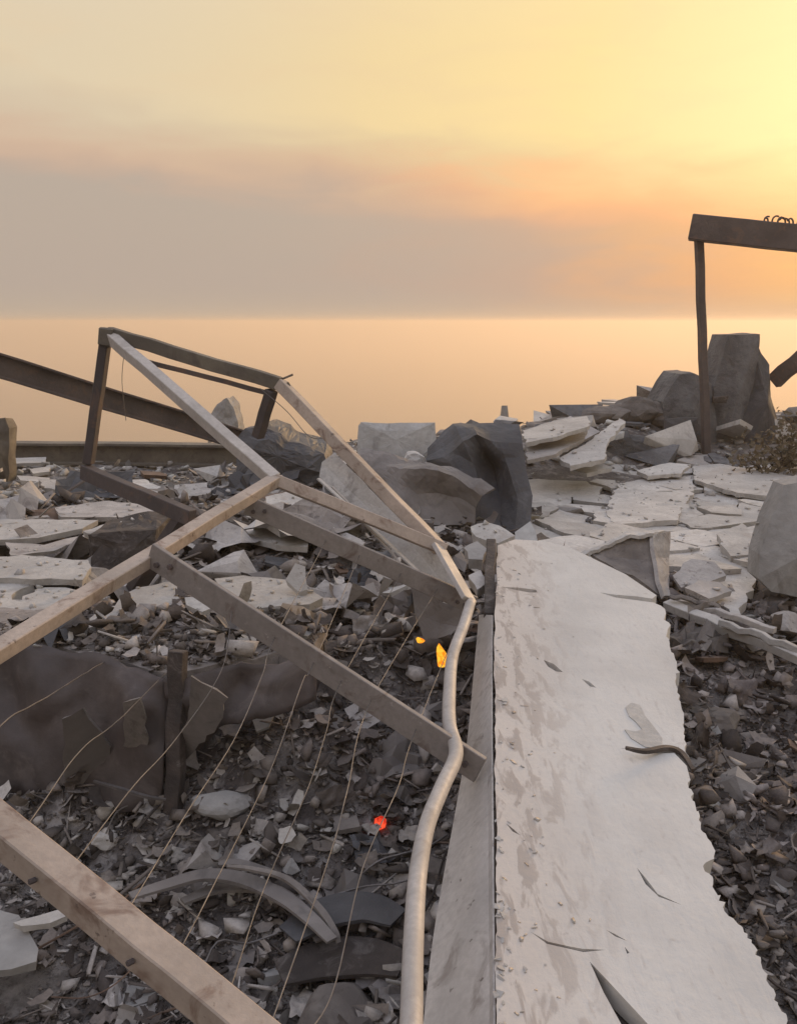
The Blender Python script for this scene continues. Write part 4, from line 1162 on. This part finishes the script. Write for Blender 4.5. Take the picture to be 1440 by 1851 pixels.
def sample(n_, ymin, ymax, side=None, excl_p=1.0):
    """ground points in the wedge the photo covers, denser close by"""
    y = np.exp(rng.uniform(np.log(ymin), np.log(ymax), n_))
    x = rng.uniform(-.62, .72, n_)*y+rng.uniform(-.35, .35, n_)
    keep = np.ones(n_, bool)
    for P in EXCL:
        keep &= ~(inpoly(x, y, P) & (rng.random(n_) < excl_p))
    keep &= ~inpoly(x, y, WALL_POLY)
    if side == 'l': keep &= x < .11*y
    if side == 'r': keep &= x > .11*y
    return x[keep], y[keep]
def tones(n_, lo=.0, hi=1.0, pw=1.6, bright=.05):
    t = lo+(hi-lo)*rng.random(n_)**pw
    b = rng.random(n_) < bright
    t[b] = rng.uniform(.7, 1, b.sum())
    return t
# fine crumbs, medium bits and curled flakes, left pit and right bank, then the far field
for side, mt, nm, lb in (('l', 'rub_l', 'rubble_bed', 'grey ash, flakes and small rubble filling the pit and the left of the ruin'), ('r', 'rub_r', 'rubble_bank', 'brown grey burnt rubble and crumbs along the right of the wall cap')):
    parts = []
    x, y = sample(60000, 1.2, 6.5, side)
    s = .006+.016*rng.random(len(x))**2; s *= np.clip(y/3, .8, 2.0)
    z = surf(x, y)+s*rng.uniform(-.2, .8, len(x))
    parts += gen(np.stack([x, y, z], 1), s, {'chunk': 3, 'shard': 3, 'flake': 2.5, 'splinter': 2.5}, .5, tones(len(x), 0, .8, 1.5, .05))
    x, y = sample(13000, 1.2, 7.0, side)
    s = .018+.042*rng.random(len(x))**1.8; s *= np.clip(y/3.2, .8, 1.7)
    z = surf(x, y)+s*rng.uniform(.0, 1.2, len(x))
    parts += gen(np.stack([x, y, z], 1), s, {'chunk': 2.6, 'shard': 2.2, 'flake': 3.0, 'crumple': 1.2, 'splinter': 3.0}, .55, tones(len(x), 0, .85, 1.3, .07))
    o = mesh_from(nm, parts, M[mt]); tag(o, lb, 'rubble', kind='stuff')
parts = []
x, y = sample(9000, 6.0, 13.5, None, .8)
s = .02+.05*rng.random(len(x))**2
z = H(x, y)+s*rng.uniform(-.1, .8, len(x))
parts += gen(np.stack([x, y, z], 1), s, {'chunk': 3, 'shard': 5, 'flake': 1, 'splinter': 2}, .35, tones(len(x), .15, 1, 1.0, .2))
o = mesh_from('far_rubble', parts, M['rub_f']); tag(o, 'pale broken bits strewn over the far part of the ruin', 'rubble', kind='stuff')

# larger pieces, each an object of its own
PM = {}
def proto_mesh(kind, i, mt):
    key = (kind, i, mt)
    if key not in PM:
        PV, PF = PROTO[kind][i]
        me = bpy.data.meshes.new(kind); me.from_pydata(PV.tolist(), [], PF.tolist())
        bm = bmesh.new(); bm.from_mesh(me); bmesh.ops.recalc_face_normals(bm, faces=bm.faces); bm.to_mesh(me); bm.free()
        me.materials.append(M[mt]); PM[key] = me
    return PM[key]
def strew(n_, ymin, ymax, side, smin, smax, kinds, mts, name, label, cat, group, tilt=.4, lift=.4, excl=1.0):
    x, y = sample(n_*6, ymin, ymax, side, excl)
    x, y = x[:n_], y[:n_]
    z = surf(x, y)
    Rm = rotm(len(x), tilt)
    for k in range(len(x)):
        kd = random.choice(kinds); mt = random.choice(mts)
        o = bpy.data.objects.new(name, proto_mesh(kd, random.randrange(len(PROTO[kd])), mt)); COL.objects.link(o)
        s = smin+(smax-smin)*random.random()**1.8
        s *= min(1.8, max(.75, y[k]/3.4))
        Mx = Matrix(Rm[k].tolist()).to_4x4()
        f = .45 if kd in ('splinter',) else 1
        o.matrix_world = Matrix.Translation((x[k], y[k], z[k]+s*lift*random.uniform(.1, 1)))@Mx@Matrix.Diagonal((s, s*random.uniform(.7, 1.2), s*random.uniform(.6, 1.1), 1))
        tag(o, label, cat, group)
strew(90, 1.5, 4.5, 'l', .045, .11, ['shard', 'shard', 'chunk'], ['rock', 'plaster_dim', 'board', 'mid_sheet'], 'rubble_piece', 'grey broken piece among the rubble left of the wall cap', 'rubble', 'grey pieces in the left rubble')
strew(60, 1.5, 4.5, 'l', .04, .09, ['flake'], ['mid_sheet', 'board', 'plaster_dim'], 'curled_flake', 'curled grey flake lying in the pit left of the wall cap', 'flake', 'curled flakes in the left pit', .7)
strew(30, 1.6, 5.0, 'l', .05, .11, ['splinter'], ['board', 'char', 'rust', 'plaster_dim'], 'burnt_stick', 'burnt splinter of wood in the rubble left of the wall cap', 'stick', 'burnt splinters in the left rubble', .5)
strew(70, 2.2, 6.0, 'r', .05, .12, ['chunk', 'shard', 'shard'], ['board', 'board', 'rock', 'plaster_dim', 'rust'], 'rubble_lump', 'brown grey lump in the rubble right of the wall cap', 'rubble', 'lumps in the right rubble')
strew(90, 4.2, 9.5, 'l', .07, .17, ['shard', 'shard', 'shard', 'chunk'], ['plaster', 'plaster_dim', 'plaster_dim', 'concrete', 'rust'], 'plaster_piece', 'broken plaster plate on the platform beyond the railing', 'plate', 'plaster plates beyond the railing', .22, .6, .7)
strew(80, 8.2, 12.0, 'r', .09, .22, ['shard', 'shard', 'chunk'], ['plaster', 'plaster_dim', 'concrete'], 'ridge_piece', 'broken pale piece on the skyline ridge at the right', 'plate', 'pieces on the skyline ridge', .25, .6)
strew(40, 6.6, 9.5, 'r', .06, .13, ['shard', 'chunk'], ['plaster', 'plaster_dim', 'concrete', 'board'], 'slope_piece', 'broken bit of plaster on the right slope before the wall remnants', 'plate', 'bits on the right slope', .25, .5, .9)

strew(48, 1.6, 4.3, 'l', .07, .17, ['crumple'], ['mid_sheet', 'mid_sheet', 'board', 'dark_sheet', 'plaster_dim'], 'crumpled_scrap', 'crumpled grey scrap of sheet in the rubble left of the wall cap', 'scrap', 'crumpled scraps in the left rubble', .6, .3)
strew(26, 2.2, 5.0, 'r', .07, .15, ['crumple'], ['board', 'board', 'mid_sheet', 'char'], 'crumpled_scrap', 'crumpled brown scrap in the rubble right of the wall cap', 'scrap', 'crumpled scraps in the right rubble', .6, .3)
strew(34, 4.2, 8.5, 'l', .07, .16, ['crumple'], ['mid_sheet', 'plaster_dim', 'concrete', 'dark_sheet'], 'crumpled_scrap', 'crumpled dull scrap on the platform beyond the railing', 'scrap', 'crumpled scraps beyond the railing', .4, .3, .8)
# stray bent wires
for side, n_, lb, gp in (('l', 16, 'thin stray wire curling over the rubble left of the wall cap', 'stray wires in the left rubble'), ('r', 6, 'thin stray wire curling over the rubble right of the wall cap', 'stray wires in the right rubble')):
    x, y = sample(n_*8, 1.7, 4.5, side)
    for k in range(min(n_, len(x))):
        a = random.uniform(0, 6.28); pts = []
        px_, py_ = x[k], y[k]
        for i in range(5):
            pts.append(Vector((px_, py_, float(surf(np.array([px_]), np.array([py_]))[0])+.03+random.uniform(0, .06))))
            a += random.uniform(-.7, .7); px_ += math.cos(a)*.09; py_ += math.sin(a)*.09
        o = sweep('stray_wire', spline(pts, 4), circ(random.uniform(.002, .005), 5), M[random.choice(['wire', 'rust', 'char', 'board'])])
        tag(o, lb, 'wire', gp)
# plaster crumbs on the slabs
x = []; y = []; zc = []
deps = bpy.context.evaluated_depsgraph_get()
parts = []
xx, yy = sample(16000, 2.8, 8.5, None, 0.0)
inn = np.zeros(len(xx), bool)
for P in EXCL[1:]: inn |= inpoly(xx, yy, P)
xx, yy = xx[inn][:700], yy[inn][:700]
for a, b in zip(xx, yy):
    hit, loc, *_ = scene.ray_cast(deps, Vector((a, b, 1.0)), Vector((0, 0, -1)), distance=.75)
    zc.append(loc.z if hit else -9)
zc = np.array(zc); ok = zc > 0
sz = .006+.022*rng.random(ok.sum())**3
parts = gen(np.stack([xx[ok], yy[ok], zc[ok]+sz*.3], 1), sz, {'chunk': 3, 'shard': 4, 'splinter': 1}, .3, tones(int(ok.sum()), .5, 1, .8, .3))
o = mesh_from('slab_crumbs', parts, M['rub_f']); tag(o, 'small plaster crumbs scattered over the white slabs', 'rubble', kind='stuff')

strew(18, 4.0, 6.5, 'l', .14, .26, ['crumple'], ['plaster', 'plaster_dim', 'plaster_dim', 'ledge'], 'ash_sheet', 'crumpled pale ashy sheet on the platform behind the railing posts', 'sheet', 'pale ashy sheets behind the railing', .25, .25, .8)
for k, (u, v, sz_) in enumerate([(1086, 742, .22), (1118, 734, .2), (1150, 728, .24), (1184, 730, .2), (1020, 752, .16), (975, 764, .16), (1210, 742, .2)]):
    c = aty(u, v+14, 9.6)
    rock('ridge_lump', c, (sz_*1.2, sz_, sz_*.62), M['board'], 50+k, 'dark brown lump of debris along the skyline ridge left of the wall remnants', 'lump', 'lumps along the skyline ridge')
for k, (px, z, lb) in enumerate([([(838, 990), (862, 978), (880, 992), (872, 1012), (846, 1010)], .80, 'small white chip wedged between the railing end and the burnt stud'), ([(846, 1040), (868, 1030), (884, 1050), (862, 1066)], .78, 'lower white chip wedged beside the burnt stud')]):
    slab(px, z, lb, th=.05, tilt=(0, .5), amp=.008, step=.03)

# peeling plaster flakes on the stained side of the cap
fl = []
n_ = 42
uv = np.stack([897+np.abs(rng.normal(0, 75, n_)), rng.uniform(1010, 1860, n_)], 1)
P = np.array([tuple(capp(u, v, .001)) for u, v in uv])
sz = .005+.016*rng.random(n_)**2
keep_z = PROTO['shard']; PROTO['thin'] = [(v*np.array([1, .6, .08]), f) for v, f in keep_z]
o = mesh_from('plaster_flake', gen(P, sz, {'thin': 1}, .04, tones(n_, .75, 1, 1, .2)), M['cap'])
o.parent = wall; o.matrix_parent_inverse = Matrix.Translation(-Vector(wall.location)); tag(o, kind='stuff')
